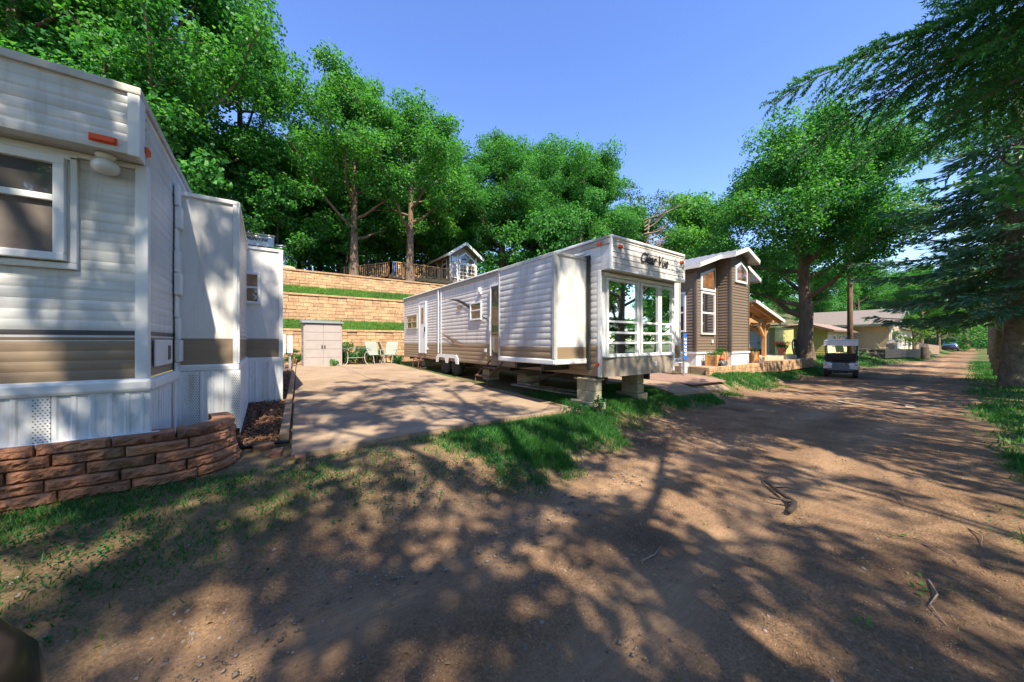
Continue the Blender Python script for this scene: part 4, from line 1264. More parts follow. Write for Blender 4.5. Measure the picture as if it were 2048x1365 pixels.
for (a, b, c) in ((.06, 2.87, 2.94), (.07, 1.29, 1.32)):
    mb = MB(); mb.box(U0 + .1, U1 - .06, F0 - a, F0, b, c); mb.build('window_ledge', M['white_trim'], V, bevel=.006)
# slides of the second trailer
s3 = slide(V, 4.33, U0, 4.69, 6.56, 1.27, 3.24, 1.50, -1, wm=WV, period=.118, joint=3, mould=.10)
s4 = slide(V, U1, 8.78, 4.75, 8.0, 1.18, 3.2, 1.5, 1, wm=WV, period=.118, joint=3)
mb = MB()
mb.box(U0 - .06, U0 + .02, 4.60, 4.66, 1.05, 3.28); mb.box(U0 - .03, U0 + .02, 4.60, 6.6, 3.24, 3.30)
mb.build('slide_seal', M['rubber'], V)
mb = MB(); mb.tube([(U0 - .05, 4.72, 3.36), (U0 - .05, 5.6, 3.36)], .022, 6)
mb.build('awning_rail', M['white_trim'], V)
# doors and windows on the long side
OS = (U0 - .012, 0, 0)
def door(v0, v1, z0, z1, glass=None, full=False):
    m = MB()
    m.wbox(OS, FV, -FU, v0, v1, z0, z1, 0, .03)
    d = m.build('door', M['white_trim'] if not full else M['screen'], V, bevel=.008)
    m = MB()
    for (a, b, c, e) in ((v0 - .05, v0, z0, z1), (v1, v1 + .05, z0, z1), (v0 - .05, v1 + .05, z1, z1 + .05)):
        m.wbox(OS, FV, -FU, a, b, c, e, 0, .045)
    m.build('door_frame', M['white_trim'], d, bevel=.006)
    m = MB()
    if full: m.wbox(OS, FV, -FU, v0 + .06, v1 - .06, z0 + .1, z1 - .08, .03, .036)
    else: m.wbox(OS, FV, -FU, v0 + .22, v1 - .22, z0 + 1.2, z1 - .18, .03, .036)
    m.build('pane', M['glass_dark'] if full else M['glass_warm'], d)
    m = MB()
    m.wbox(OS, FV, -FU, v0 + .02, v0 + .06, z0 + .85, z0 + 1.05, .036, .08)
    m.build('handle', M['black_metal'] if not full else M['grey_metal'], d, bevel=.006)
door(13.1, 13.78, 1.14, 3.16)
door(7.45, 8.22, 1.20, 3.14, full=True)
window(V, OS, FV, -FU, 14.1, 15.3, 2.2, 2.72, M['glass_warm'], .05, .04, rails=(2.46,), mull=(14.7,), frame=M['frame_cream'])
window(V, OS, FV, -FU, 8.82, 9.40, 2.30, 2.75, M['glass_dark'], .05, .04, rails=(2.55,))
mb = MB()
mb.wbox(OS, FV, -FU, 8.78, 8.92, 3.0, 3.06, 0, .05); mb.wbox(OS, FV, -FU, 8.80, 8.90, 3.06, 3.2, .0, .09)
mb.build('porch_lamp', M['milk_glass'], V, bevel=.01)
# painted swooshes (thin decals)
def swoosh(pts, name, mt):
    m = MB()
    for (a, b) in zip(pts[:-1], pts[1:]):
        m.poly([(U0 - .028, a[0], a[1]), (U0 - .028, b[0], b[1]), (U0 - .028, b[0], b[2]), (U0 - .028, a[0], a[2])])
    m.build(name, mt, V)
swoosh([(11.05, 3.075, 3.07), (10.7, 3.06, 3.02), (10.3, 3.0, 2.92), (9.9, 2.88, 2.78), (9.48, 2.72, 2.60)], 'swoosh_decal', M['dark_stripe'])
swoosh([(11.6, 1.90, 1.89), (11.1, 1.80, 1.74), (10.6, 1.68, 1.58), (10.0, 1.56, 1.535)], 'swoosh_decal', M['tan_band_far'])
swoosh([(11.6, 1.885, 1.875), (11.1, 1.74, 1.72), (10.6, 1.58, 1.545)], 'swoosh_decal', M['dark_stripe'])
swoosh([(8.78, 2.38, 2.34), (8.5, 2.26, 2.23), (8.3, 2.13, 2.12)], 'swoosh_decal', M['dark_stripe'])
mb = MB(); mb.wbox(OS, FV, -FU, 10.05, 10.35, 2.66, 2.78, .02, .026); mb.build('name_plate', M['tan_band_far'], V)
mb = MB(); mb.wbox(OS, FV, -FU, 8.5, 8.62, 1.30, 1.40, 0, .035); mb.build('hatch', M['white_trim'], V, bevel=.01)
mb = MB(); mb.wbox(OS, FV, -FU, 12.9, 13.0, 1.30, 1.36, 0, .035); mb.build('hatch', M['white_trim'], V); mb = MB(); mb.wbox(OS, FV, -FU, 8.25, 8.29, 1.9, 2.3, .02, .06); mb.build('grab_bar', M['white_trim'], V)
# wheel arches and wheels
mb = MB()
O = Vector((U0 - .02, 0, 0))
arch = [(10.25, .86), (10.25, 1.02), (10.4, 1.16), (11.9, 1.16), (12.05, 1.02), (12.05, .86)]
inner1 = [(10.42, .86), (10.5, 1.03), (10.95, 1.03), (11.05, .86)]
inner2 = [(11.2, .86), (11.3, 1.03), (11.78, 1.03), (11.88, .86)]
poly = [(10.25, .86), (10.42, .86), (10.5, 1.04), (10.95, 1.04), (11.05, .86), (11.2, .86), (11.3, 1.04), (11.78, 1.04), (11.88, .86), (12.05, .86), (12.05, 1.02), (11.9, 1.16), (10.4, 1.16), (10.25, 1.02)]
mb.prism(O, FV, -FU, poly, 0, .035)
mb.build('wheel_arch', M['white_trim'], V)
for vc in (10.74, 11.54):
    m = MB()
    g = gzf(5.4, vc)
    m.lathe([(.16, 5.30), (.30, 5.29), (.34, 5.33), (.34, 5.46), (.30, 5.50), (.16, 5.49)], (0, vc, g + .34), 22, axis='x')
    wh = m.build('wheel', M['rubber'], V, smooth=True)
    m = MB(); m.lathe([(.001, 5.315), (.06, 5.305), (.155, 5.325), (.16, 5.35)], (0, vc, g + .34), 18, axis='x'); m.build('rim', M['rust_metal'], wh, smooth=True)
mb = MB()
for q in (5.7, 7.2): mb.box(q, q + .08, F0 + .25, F1 - .3, Z0 - .2, Z0)
for q in np.arange(4.9, 15.5, 1.3): mb.box(U0 + .1, U1 - .1, q, q + .06, Z0 - .10, Z0 - .02)
mb.box(4.5, U0 + .3, 5.2, 5.28, 1.02, 1.15); mb.box(4.5, U0 + .3, 6.1, 6.18, 1.02, 1.15); mb.bar((5.5, 5.6, .96), (5.4, 6.9, .5), .05, .05)
mb.build('chassis', M['black_metal'], V)
def steps(vc, z, n):
    m = MB()
    for i in range(n):
        x = U0 - .1 - .26 * i; zz = z - .02 - .2 * (i + 1)
        m.box(x - .24, x, vc - .33, vc + .33, zz, zz + .03)
        for q in (vc - .32, vc + .30): m.bar((x - .02, q, zz + .2), (x - .2, q, zz + .01), .03, .03)
    x = U0 - .1 - .26 * (n - 1)
    for q in (vc - .3, vc + .3): m.tube([(x - .22, q, z - .2 * n), (x - .24, q, gzf(x, vc) + .09), (x + .1, q, gzf(x, vc) + .09)], .014, 6)
    m.build('entry_steps', M['rust_metal'], V)
steps(7.83, 1.1, 2); steps(13.42, 1.08, 1)

# block piers carrying the nose
def pier(u0, v0, w, d, label):
    g = gzf(u0 + w / 2, v0 + d / 2)
    m = MB()
    m.box(u0 - .08, u0 + w + .04, v0 - .07, v0 + d + .1, g - .15, g + .12)
    h = (.84 - g - .12) / 2
    for k in range(2):
        z = g + .12 + k * h
        m.box(u0, u0 + w, v0, v0 + d * .49, z + .004, z + h - .004); m.box(u0 + .004, u0 + w - .004, v0 + d * .5, v0 + d, z + .004, z + h - .004)
    m.box(u0 - .03, u0 + w + .05, v0 - .03, v0 + d + .05, .84, .88)
    m.box(u0 + .1, u0 + w - .05, v0 + .1, v0 + d - .1, .88, .925)
    tag(m.build('block_pier', M['concrete_block'], bevel=.008), label, 'pier', 'block piers under the trailer nose')
pier(5.16, 4.48, .22, .46, 'left stack of tan concrete blocks under the trailer nose, with a weed against it')
pier(6.95, 4.75, .24, .44, 'right stack of tan concrete blocks, shaded under the trailer nose')
for (u, v, wd) in ((5.9, 7.6, .5), (5.7, 9.2, .4), (5.8, 12.6, .4), (5.8, 14.8, .4)):
    m = MB(); g = gzf(u, v)
    for k in range(3): m.box(u, u + wd, v, v + .4, g - .1 + .21 * k, g + .1 + .21 * k)
    tag(m.build('block_pier', M['concrete_block'], bevel=.01), 'concrete block stack in the dark under the long trailer floor', 'pier', 'block stacks under the trailer floor')
m = MB(); g = gzf(5.3, 6.0)
for i, (a, b) in enumerate((((4.95, 6.9, .55), (5.9, 5.0, .36)), ((5.2, 7.2, .5), (6.2, 5.6, .4)), ((4.9, 6.2, .62), (6.1, 6.5, .40)))): m.bar(a, b, .14, .03)
tag(m.build('scrap_boards', M['wood_grey']), 'old boards lying under the slide-out of the long trailer', 'boards')
# ================================================================== yard things between the trailers
# mulch strip, timbers and edging beside the slab
ml = lambda v: -.30 + .0 * v + (.62 if v > 8.1 else 0)
mb = MB()
vs = np.linspace(5.05, 17.2, 40)
for a, b in zip(vs[:-1], vs[1:]):
    q = lambda u, v: (u, v, gzf(max(u, .3), v) + .035)
    l = -.9
    mb.poly([q(l, a), q(.08 + .065 * (a - 4.3), a), q(.08 + .065 * (b - 4.3), b), q(l, b)])
tag(mb.build('mulch_bed', M['mulch_soil']), 'dark soil of the mulched strip beside the concrete slab', 'mulch bed', kind='structure')
n = 9000
u_ = rg.uniform(-.35, .95, n); v_ = 5.05 + 9.5 * rg.random(n) ** 1.6
k = (u_ < .06 + .065 * (v_ - 4.3)) & ((v_ < 8.1) | (u_ > .2)) & (u_ > -.3)
Pm = np.stack([u_[k], v_[k], gz(np.maximum(u_[k], .3), v_[k]) + .045 + .02 * rg.random(k.sum())], -1)
tag(link_mesh('mulch_chips', np_mesh('mulch_chips', leaf_quads(Pm, rg.normal(size=Pm.shape) * .8 + np.array([0, 0, 1]), rg.uniform(.03, .09, len(Pm)), rg.uniform(.012, .03, len(Pm)), rg), 4, None), [M['mulch']]), 'brown wood chips covering the strip beside the slab', 'mulch', kind='stuff')
mb = MB()
v = 5.1
while v < 17:
    a, b = v, min(17, v + 2.35)
    ea = lambda q: .13 + .067 * (q - 4.3)
    mb.bar((ea(a), a, gzf(.4, a) + .06), (ea(b - .02), b - .02, gzf(.4, b) + .06), .10, .10); v += 2.4
tag(mb.build('timber_edging', M['timber_edge'], bevel=.012), 'row of weathered timbers edging the mulch along the slab', 'edging')
mb = MB()
mb.tube([(-.36, 5.06, gzf(0, 5) + .03), (-.1, 5.03, gzf(0, 5) + .05), (.16, 5.0, gzf(0, 5) + .04), (.24, 5.02, gzf(0, 5) + .03)], .022, 6)
tag(mb.build('plastic_edging', M['rubber']), 'black plastic edging across the front of the mulch strip', 'edging')
for (u, v, a, lab) in ((-.02, 4.93, .1, 'red paving brick lying against the black plastic edging'), (.10, 4.62, 1.4, 'pinkish paving brick lying alone in the weeds near the slab corner'), (.30, 4.30, 1.5, 'red brick at the front corner of the slab')):
    mb = MB(); R = Vector((math.cos(a), math.sin(a), 0)); Nn = Vector((-math.sin(a), math.cos(a), 0)); g = gzf(u, v)
    mb.wbox((u, v, 0), R, Nn, -.10, .10, g - .02, g + .055, -.05, .05)
    tag(mb.build('brick', M['brick_red'], bevel=.006), lab, 'brick')
# utility pedestal
P_ = empty('utility_pedestal', (.62, 15.5, gzf(.7, 15.5)), 'grey electric hookup posts with two meter boxes beside the mulch strip', 'utility pedestal')
g = P_.location.z
for (du, lab) in ((-.09, 0), (.12, 1)):
    mb = MB(); mb.box(.62 + du - .035, .62 + du + .035, 15.46, 15.54, g - .1, g + (1.25 if lab == 0 else 1.15)); mb.build('post', M['grey_metal'], P_)
    mb = MB(); mb.box(.62 + du - .085, .62 + du + .085, 15.36, 15.46, g + .62, g + (1.32 if lab == 0 else 1.28)); mb.build('meter_box', M['white_flat'], P_, bevel=.015)
mb = MB(); mb.tube([(.53, 15.36, g + .65), (.50, 15.3, g + .35), (.42, 15.25, g + .06), (.3, 15.2, g + .03)], .02, 6); mb.build('cable', M['white_trim'], P_)
# garden shed
SH = empty('garden_shed', (1.9, 16.4, gzf(1.9, 16.4)), 'small beige-grey plastic garden shed with closed double doors', 'shed')
g = SH.location.z - .02
mb = MB(); mb.box(1.22, 2.62, 16.0, 16.85, g, g + 1.80)
zs, of = ribs(g + .02, g + 1.78, .29, .012, 0, 'round')
mb.sheet((1.22, 0, 0), FV, -FU, 16.0, 16.85, zs, of, lambda z: 0); mb.sheet((2.62, 0, 0), FV, FU, 16.0, 16.85, zs, of, lambda z: 0)
mb.build('walls', M['shed_grey'], SH)
for (a, b) in ((1.27, 1.91), (1.93, 2.57)):
    mb = MB()
    for k in range(5):
        z = g + .05 + .345 * k
        mb.wbox((0, 16.0, 0), FU, -FV, a, b, z, z + .335, 0, .028)
    d = mb.build('door', M['shed_grey'], SH, bevel=.01)
    mb = MB(); q = 1.87 if a < 1.5 else 1.97
    mb.wbox((0, 16.0, 0), FU, -FV, q - .02, q + .02, g + .78, g + .90, .028, .06); mb.build('handle', M['black_metal'], d)
mb = MB()
mb.pts8([(1.14, 15.90, g + 1.80), (2.70, 15.90, g + 1.80), (2.70, 16.95, g + 1.80), (1.14, 16.95, g + 1.80), (1.16, 15.92, g + 1.87), (2.68, 15.92, g + 1.85), (2.68, 16.9, g + 1.96), (1.16, 16.9, g + 1.98)])
mb.build('roof', M['shed_roof'], SH, bevel=.012)
# patio table and sling chairs
TB = empty('patio_table', (3.2, 16.3, gzf(3.2, 16.3)), 'patio table with a pale glass top and bent metal legs', 'table')
g = TB.location.z + .05
mb = MB(); mb.lathe([(.001, g + .700), (.54, g + .700), (.56, g + .712), (.54, g + .724), (.001, g + .725)], (3.2, 16.3, 0), 28, sx=1.15, sy=.8); mb.build('table_top', M['table_glass'], TB)
for (sx, sy) in ((1, 1), (1, -1), (-1, 1), (-1, -1)):
    mb = MB(); mb.tube([(3.2 + sx * .40, 16.3 + sy * .25, g + .70), (3.2 + sx * .33, 16.3 + sy * .2, g + .35), (3.2 + sx * .36, 16.3 + sy * .24, g + .12), (3.2 + sx * .48, 16.3 + sy * .33, g - .05)], .016, 6); mb.build('leg', M['frame_cream'], TB)
mb = MB(); mb.tube([(3.2 + .36 * math.cos(t), 16.3 + .24 * math.sin(t), g + .3) for t in np.linspace(0, 6.28, 20)], .01, 5); mb.build('brace', M['frame_cream'], TB)
def sling_chair(name='patio_chair'):
    r = empty(name, (0, 0, 0))
    mb = MB()                      # faces -y
    prof = [(-.26, .40), (-.1, .385), (.12, .37), (.20, .40), (.27, .62), (.34, .86), (.40, 1.0)]
    for (a, b) in zip(prof[:-1], prof[1:]):
        mb.pts8([(-.25, a[0], a[1]), (.25, a[0], a[1]), (.25, b[0], b[1]), (-.25, b[0], b[1]), (-.25, a[0] + .006, a[1] + .012), (.25, a[0] + .006, a[1] + .012), (.25, b[0] + .006, b[1] + .012), (-.25, b[0] + .006, b[1] + .012)])
    mb.build('sling_seat', M['sling'], r)
    for s in (-1, 1):
        mb = MB()
        mb.tube([(s * .27, p, q) for p, q in prof], .016, 6)
        mb.build('side_rail', M['frame_cream'], r)
        mb = MB()
        mb.tube([(s * .28, .28, .62), (s * .31, .0, .63), (s * .31, -.24, .61), (s * .29, -.27, .40)], .016, 6)
        mb.build('armrest', M['frame_cream'], r)
        mb = MB(); mb.tube([(s * .28, -.24, .40), (s * .25, -.30, .0)], .015, 6); mb.build('leg', M['frame_cream'], r)
        mb = MB(); mb.tube([(s * .28, .22, .42), (s * .25, .30, .0)], .015, 6); mb.build('leg', M['frame_cream'], r)
    return r
c1 = sling_chair()
tag(c1, 'pale green sling patio chair nearest the glass table', 'chair', 'sling chairs by the terrace wall')
c1.location = (4.12, 16.6, gzf(4.1, 16.6) + .06); c1.rotation_euler = (0, 0, .35)
c2 = copy_tree(c1)
tag(c2, 'second pale sling patio chair close to the trailer corner', 'chair')
c2.location = (4.78, 16.75, gzf(4.8, 16.7) + .06); c2.rotation_euler = (0, 0, -.7)
c3 = copy_tree(c1)
tag(c3, 'sling chair turned sideways behind the other two', 'chair')
c3.location = (4.9, 17.5, gzf(4.9, 17.5) + .03); c3.rotation_euler = (0, 0, 1.5)
# shrubs by the lowest wall
def shrub(loc, r, h, lab, seed, ls=.12, m='shrub', n=520):
    rng = np.random.default_rng(seed)
    o = empty('shrub', loc, lab, 'shrub')
    cl = [(np.array([rng.normal(0, r * .42), rng.normal(0, r * .38), h * rng.uniform(.2, .85)]), r * rng.uniform(.3, .5)) for _ in range(11)]
    c = bpy.data.objects.new('foliage', np_mesh('foliage', cluster_leaves(rng, cl, n, ls), 4, M[m])); C.objects.link(c); c.parent = o
    mb = MB()
    for p, _ in cl: mb.tube([Vector(loc) + Vector((0, 0, -.05)), Vector(loc) + Vector(p * .6), Vector(loc) + Vector(p)], [.018, .012, .005], 4)
    mb.build('stem', M['bark'], o)
    return o
shrub((2.95, 17.55, gzf(2.9, 17.5)), .62, 1.15, 'broad-leaved green shrub right beside the grey shed', 1)
shrub((3.75, 17.7, gzf(3.7, 17.6)), .55, .85, 'leafy shrub behind the glass patio table', 2)
shrub((4.6, 17.8, gzf(4.5, 17.6)), .5, .75, 'low shrub behind the sling chairs', 3)
shrub((1.0, 17.2, gzf(1.0, 17.2)), .36, .75, 'small shrub left of the grey shed', 4)
shrub((2.3, 15.75, gzf(2.3, 15.7) + .05), .25, .28, 'weedy tuft in front of the shed door', 5, .07, 'leaf_light', 900)
shrub((5.10, 16.6, gzf(5, 16.6)), .4, .45, 'low weeds at the rear corner of the long trailer', 6, .09, 'shrub', 800)
shrub((5.05, 4.25, gzf(5, 4.3)), .17, .42, 'upright weed growing against the left block pier', 7, .05, 'weed', 1500)
shrub((4.55, 4.40, gzf(4.5, 4.3)), .22, .16, 'small weed clump at the front corner of the slab', 8, .045, 'weed', 1500)
# fifth-wheel camper parked up on the hill, mostly hidden
CP = empty('camper', (-1.5, 25.5, gzf(-1.5, 25.5)), 'grey camper with dark name lettering parked on the hilltop above the white slide-out', 'camper')
mb = MB()
mb.box(-3.6, .40, 24.0, 29, 5.55, 7.62)
mb.box(.40, .98, 24.35, 28.5, 5.75, 7.2)
mb.build('body', M['grey_metal'], CP, bevel=.08)
mb = MB(); mb.box(-3.6, .42, 23.97, 24.0, 6.2, 7.0); mb.box(.42, .99, 24.32, 24.35, 5.8, 6.1); mb.build('front_panel', M['brown_panel'], CP, bevel=.01)
mb = MB(); mb.box(.36, 1.02, 24.3, 28.5, 7.2, 7.28); mb.box(-3.6, .44, 23.96, 29, 7.62, 7.68); mb.build('roof', M['white_trim'], CP, bevel=.02)
text_mesh('lettering', 'SPRINTER', CP, M['black_letter'], (-.52, 23.985, 7.34), FU, UP, .24, shear=.35, bold=.006, xs=1.15)
# ================================================================== hillside cabin with a wooden deck
CB = empty('cabin', (13.5, 30, gzf(13.5, 30)), 'small grey cabin with a gabled window front high on the hillside', 'cabin')
ca, cb, cv0, cv1, cz = 12.35, 14.75, 26.0, 36.0, 6.15
mb = MB()
zs, of = ribs(cz, 8.75, .16, .02, 0, 'lap')
mb.sheet((ca, 0, 0), FV, -FU, cv0, cv1, zs, of, lambda z: 0)
mb.box(ca + .003, cb, cv0 + .004, cv1, cz, 8.75)
mb.prism((0, cv0, 0), FU, -FV, [(ca, 8.75), (cb, 8.75), (13.55, 9.6)], -.2, .0)
zs, of = ribs(cz, 8.75, .16, .02, 0, 'lap')
mb.sheet((0, cv0, 0), FU, -FV, ca, cb, zs, of, lambda z: 0)
mb.build('walls', M['grey_siding'], CB)
mb = MB()
for (e, ez) in ((11.9, 8.55), (15.2, 8.55)):
    for (q0, q1) in ((cv0 - .55, cv1 + .3),):
        mb.pts8([(e, q0, ez), (13.55, q0, 9.72), (13.55, q1, 9.72), (e, q1, ez), (e, q0, ez + .14), (13.55, q0, 9.86), (13.55, q1, 9.86), (e, q1, ez + .14)])
mb.build('roof', M['shingle_grey'], CB)
mb = MB()
for (e, ez) in ((11.88, 8.53), (15.22, 8.53)):
    mb.bar((e, cv0 - .57, ez + .05), (13.55, cv0 - .57, 9.77), .05, .2)
mb.bar((11.86, cv0 - .5, 8.60), (11.86, cv1, 8.60), .05, .18)
for q in (ca - .03, 13.0, cb): mb.box(q - .05, q + .07, cv0 - .05, cv0 - .0, cz, 8.8)
mb.build('white_trim', M['white_trim'], CB)
for (a, b) in ((12.5, 12.88),): window(CB, (0, cv0 - .02, 0), FU, -FV, a, b, 6.95, 8.1, M['glass_warm'], .06, .06, rails=(7.5,)); window(CB, (0, cv0 - .02, 0), FU, -FV, a, b, 8.28, 8.6, M['glass_dark'], .05, .06)
for (a, b) in ((13.2, 13.82), (13.98, 14.6)): window(CB, (0, cv0 - .02, 0), FU, -FV, a, b, 6.85, 8.05, M['glass_warm'], .07, .06, rails=(7.45, 7.75, 7.15), mull=((a + b) / 2,))
mb = MB(); mb.prism((0, cv0 - .02, 0), FU, -FV, [(13.15, 8.15), (14.65, 8.15), (14.65, 8.5), (13.75, 9.15), (13.15, 8.75)], .03, .06, 0)
wg = mb.build('window', M['white_trim'], CB)
mb = MB(); mb.prism((0, cv0 - .02, 0), FU, -FV, [(13.25, 8.24), (14.55, 8.24), (14.55, 8.46), (13.74, 9.03), (13.25, 8.68)], .06, .068, 0); mb.build('pane', M['glass_dark'], wg)
for (a, b, c, d) in ((26.6, 27.5, 6.9, 8.1), (28.4, 29.8, 6.5, 8.1), (31.2, 32.2, 7.0, 8.0)): window(CB, (ca - .02, 0, 0), FV, -FU, a, b, c, d, M['glass_dark'], .08, .06, mull=((a + b) / 2,) if b - a > 1.2 else ())
for (a, b) in ((26.7, 27.4), (28.6, 29.9), (31.5, 33.0)): window(CB, (ca - .02, 0, 0), FV, -FU, a, b, 8.22, 8.5, M['glass_dark'], .06, .05)
DK = empty('wooden_deck', (9.8, 28, gzf(9.8, 28)), 'wooden deck with baluster railings beside the hillside cabin', 'deck')
mb = MB()
x = 7.4
while x < 12.2: mb.box(x, x + .135, 25.7, 32.5, 6.52, 6.56); x += .14
mb.box(7.4, 12.3, 25.66, 25.7, 6.28, 6.56); mb.box(7.36, 7.4, 25.7, 32.5, 6.28, 6.56)
mb.build('floor', M['wood_deck'], DK)
for q in (7.5, 9.1, 10.7, 12.1):
    mb = MB(); mb.box(q - .07, q + .07, 25.8, 25.94, gzf(q, 25.8) - .3, 6.52); mb.build('post', M['wood_deck'], DK)
def railing(a, b, z0a, z0b, parent):
    m = MB(); a, b = Vector(a), Vector(b); L = (b - a).length; n = int(L / .14)
    for i in range(n + 1):
        t = i / n; p = a.lerp(b, t); zb = z0a + (z0b - z0a) * t
        w = .05 if i % 9 == 0 else .018
        m.box(p.x - w, p.x + w, p.y - w, p.y + w, zb, zb + (1.02 if i % 9 == 0 else .92))
    m.bar((a.x, a.y, z0a + .95), (b.x, b.y, z0b + .95), .10, .05); m.bar((a.x, a.y, z0a + .1), (b.x, b.y, z0b + .1), .05, .05)
    m.build('railing', M['wood_deck'], parent)
railing((7.45, 25.75, 0), (12.25, 25.75, 0), 6.56, 6.56, DK)
railing((7.45, 25.75, 0), (7.45, 32.5, 0), 6.56, 6.56, DK)
ST = empty('wooden_ramp', (6.0, 26.5, gzf(6, 26.5)), 'wooden ramp with a railing climbing to the hillside deck from the left', 'ramp')
mb = MB(); mb.pts8([(4.4, 26.0, 5.7), (7.4, 26.0, 6.45), (7.4, 27.2, 6.45), (4.4, 27.2, 5.7), (4.4, 26.0, 5.78), (7.4, 26.0, 6.53), (7.4, 27.2, 6.53), (4.4, 27.2, 5.78)]); mb.build('walkway', M['wood_deck'], ST)
railing((4.4, 26.0, 0), (7.3, 26.0, 0), 5.75, 6.5, ST); railing((4.4, 27.2, 0), (7.3, 27.2, 0), 5.75, 6.5, ST)
sg = empty('notice_sign', (8.0, 25.55, 6.6), 'small blue number sign on the corner of the hillside deck', 'sign')
mb = MB(); mb.box(7.62, 7.74, 25.6, 25.64, 6.5, 7.5); mb.build('board', M['blue_sign'], sg)
bw = empty('pale_shed', (7.9, 33.5, gzf(7.9, 33.5)), 'low pale shed roof seen behind the wooden ramp', 'shed')
mb = MB(); mb.box(6.6, 9.0, 33, 36, 6.2, 7.6); mb.build('walls', M['cream_siding'], bw)
mb = MB(); mb.pts8([(6.4, 32.8, 7.55), (9.2, 32.8, 7.9), (9.2, 36.2, 7.9), (6.4, 36.2, 7.55), (6.4, 32.8, 7.65), (9.2, 32.8, 8.0), (9.2, 36.2, 8.0), (6.4, 36.2, 7.65)]); mb.build('roof', M['shingle_pink'], bw)
mb = MB(); mb.lathe([(.18, 5.5), (.26, 5.62), (.2, 5.78), (.05, 5.84)], (1.0, 22.9, 0), 10, sx=1.7)
tag(mb.build('boulder', M['stone'], smooth=True), 'tan boulder on the rim of the top block wall', 'boulder')
# ================================================================== brown house
BH = empty('brown_house', (15.8, 9, .66), 'tall narrow brown lap-sided house with white window frames and a grey metal roof', 'house')
zb, zk = .60, 1.18
mb = MB()
zs, of = ribs(zk, 4.32, .115, .020, 0, 'lap')
mb.sheet((13.48, 0, 0), FV, -FU, 6.65, 17, zs, of, lambda z: 0)
zs, of = ribs(zk, 4.45, .115, .020, 0, 'lap')
mb.sheet((0, 6.65, 0), FU, -FV, 13.48, 15.16, zs, of, lambda z: 0)
mb.prism((0, 6.65, 0), FU, -FV, [(13.48, 4.45), (15.16, 4.45), (15.16, 5.03), (13.48, 4.5)], -.1, .0)
mb.box(13.483, 18.2, 6.653, 17, zk, 4.3)
mb.prism((0, 6.66, 0), FU, -FV, [(13.49, 4.3), (18.2, 4.3), (18.2, 4.5), (15.84, 5.24), (13.49, 4.5)], -9, -.002)
mb.build('walls', M['brown_vinyl'], BH)
mb = MB()
zs, of = ribs(zk, 4.78, .115, .020, 0, 'lap')
mb.sheet((0, 6.1, 0), FU, -FV, 15.16, 16.8, zs, of, lambda z: 0)
mb.sheet((15.16, 0, 0), FV, -FU, 6.1, 6.65, zs, of, lambda z: 0)
mb.prism((0, 6.1, 0), FU, -FV, [(15.16, 4.78), (16.8, 4.78), (16.8, 4.96), (15.84, 5.26), (15.16, 5.05)], -.55, .0)
mb.box(15.163, 16.797, 6.103, 6.65, zk, 4.78)
mb.build('tower', M['brown_vinyl'], BH)
mb = MB()
for (u, v) in ((13.48, 6.65), (15.16, 6.1), (16.8, 6.1)):
    mb.box(u - .035, u + .05, v - .035, v + .05, zk, 4.45 if u < 14 else 4.75)
mb.box(15.10, 15.16, 6.60, 6.65, zk, 4.9)
mb.build('corner_board', M['brown_panel'], BH, bevel=.004)
mb = MB()
mb.box(13.46, 18.18, 6.63, 17, zb - .1, zk); mb.box(15.14, 16.82, 6.07, 6.64, zb - .1, zk)
for q in np.arange(13.5, 18, .2): mb.box(q, q + .02, 6.615, 6.63, zb - .1, zk - .02)
mb.box(13.42, 15.14, 6.58, 6.63, zk - .05, zk + .02); mb.box(15.10, 16.86, 6.03, 6.07, zk - .05, zk + .02); mb.box(13.40, 13.46, 6.6, 17, zk - .05, zk + .02)
mb.build('skirting', M['vinyl_skirt'], BH)
def roof_plane(u0, z0, u1, z1, v0, v1, th=.10, parent=None, mt='metal_roof', seams=.3):
    m = MB()
    m.pts8([(u0, v0, z0), (u1, v0, z1), (u1, v1, z1), (u0, v1, z0), (u0, v0, z0 + th), (u1, v0, z1 + th), (u1, v1, z1 + th), (u0, v1, z0 + th)])
    if seams:
        q = v0 + .1
        while q < v1: m.bar((u0, q, z0 + th + .01), (u1, q, z1 + th + .01), .03, .03); q += seams
    return m.build('roof', M[mt], parent)
RG = (15.84, 5.30)
roof_plane(13.02, 4.40, 14.68, 4.93, 6.28, 17.3, parent=BH)
roof_plane(14.68, 4.93, RG[0], RG[1], 5.76, 17.3, parent=BH)
roof_plane(17.0, 4.93, RG[0], RG[1], 5.76, 17.3, parent=BH)
roof_plane(18.66, 4.40, 17.0, 4.93, 6.28, 17.3, parent=BH)
mb = MB()
def fascia(a, b, hgt=.15):
    mb.bar(a, b, .03, hgt)
fascia((13.0, 6.26, 4.44), (14.66, 6.26, 4.97)); fascia((14.66, 5.74, 4.97), (RG[0], 5.74, 5.34)); fascia((RG[0], 5.74, 5.34), (17.02, 5.74, 4.97)); fascia((17.02, 6.26, 4.97), (18.68, 6.26, 4.44))
fascia((14.66, 5.74, 4.95), (14.66, 6.26, 4.95)); fascia((17.02, 5.74, 4.95), (17.02, 6.26, 4.95)); fascia((13.0, 6.26, 4.42), (13.0, 17.3, 4.42)); fascia((18.68, 6.26, 4.42), (18.68, 17.3, 4.42))
mb.build('fascia', M['soffit'], BH)
OF = (0, 6.65 - .02, 0)
window(BH, OF, FU, -FV, 13.84, 14.86, 1.95, 3.50, M['glass_blind'], .07, .05, rails=(2.74,), thin=.07, lower=M['glass_warm'])
mb = MB(); mb.prism(OF, FU, -FV, [(13.76, 3.62), (14.94, 3.62), (14.94, 4.62), (13.76, 4.26)], 0, .05)
w = mb.build('window', M['white_trim'], BH)
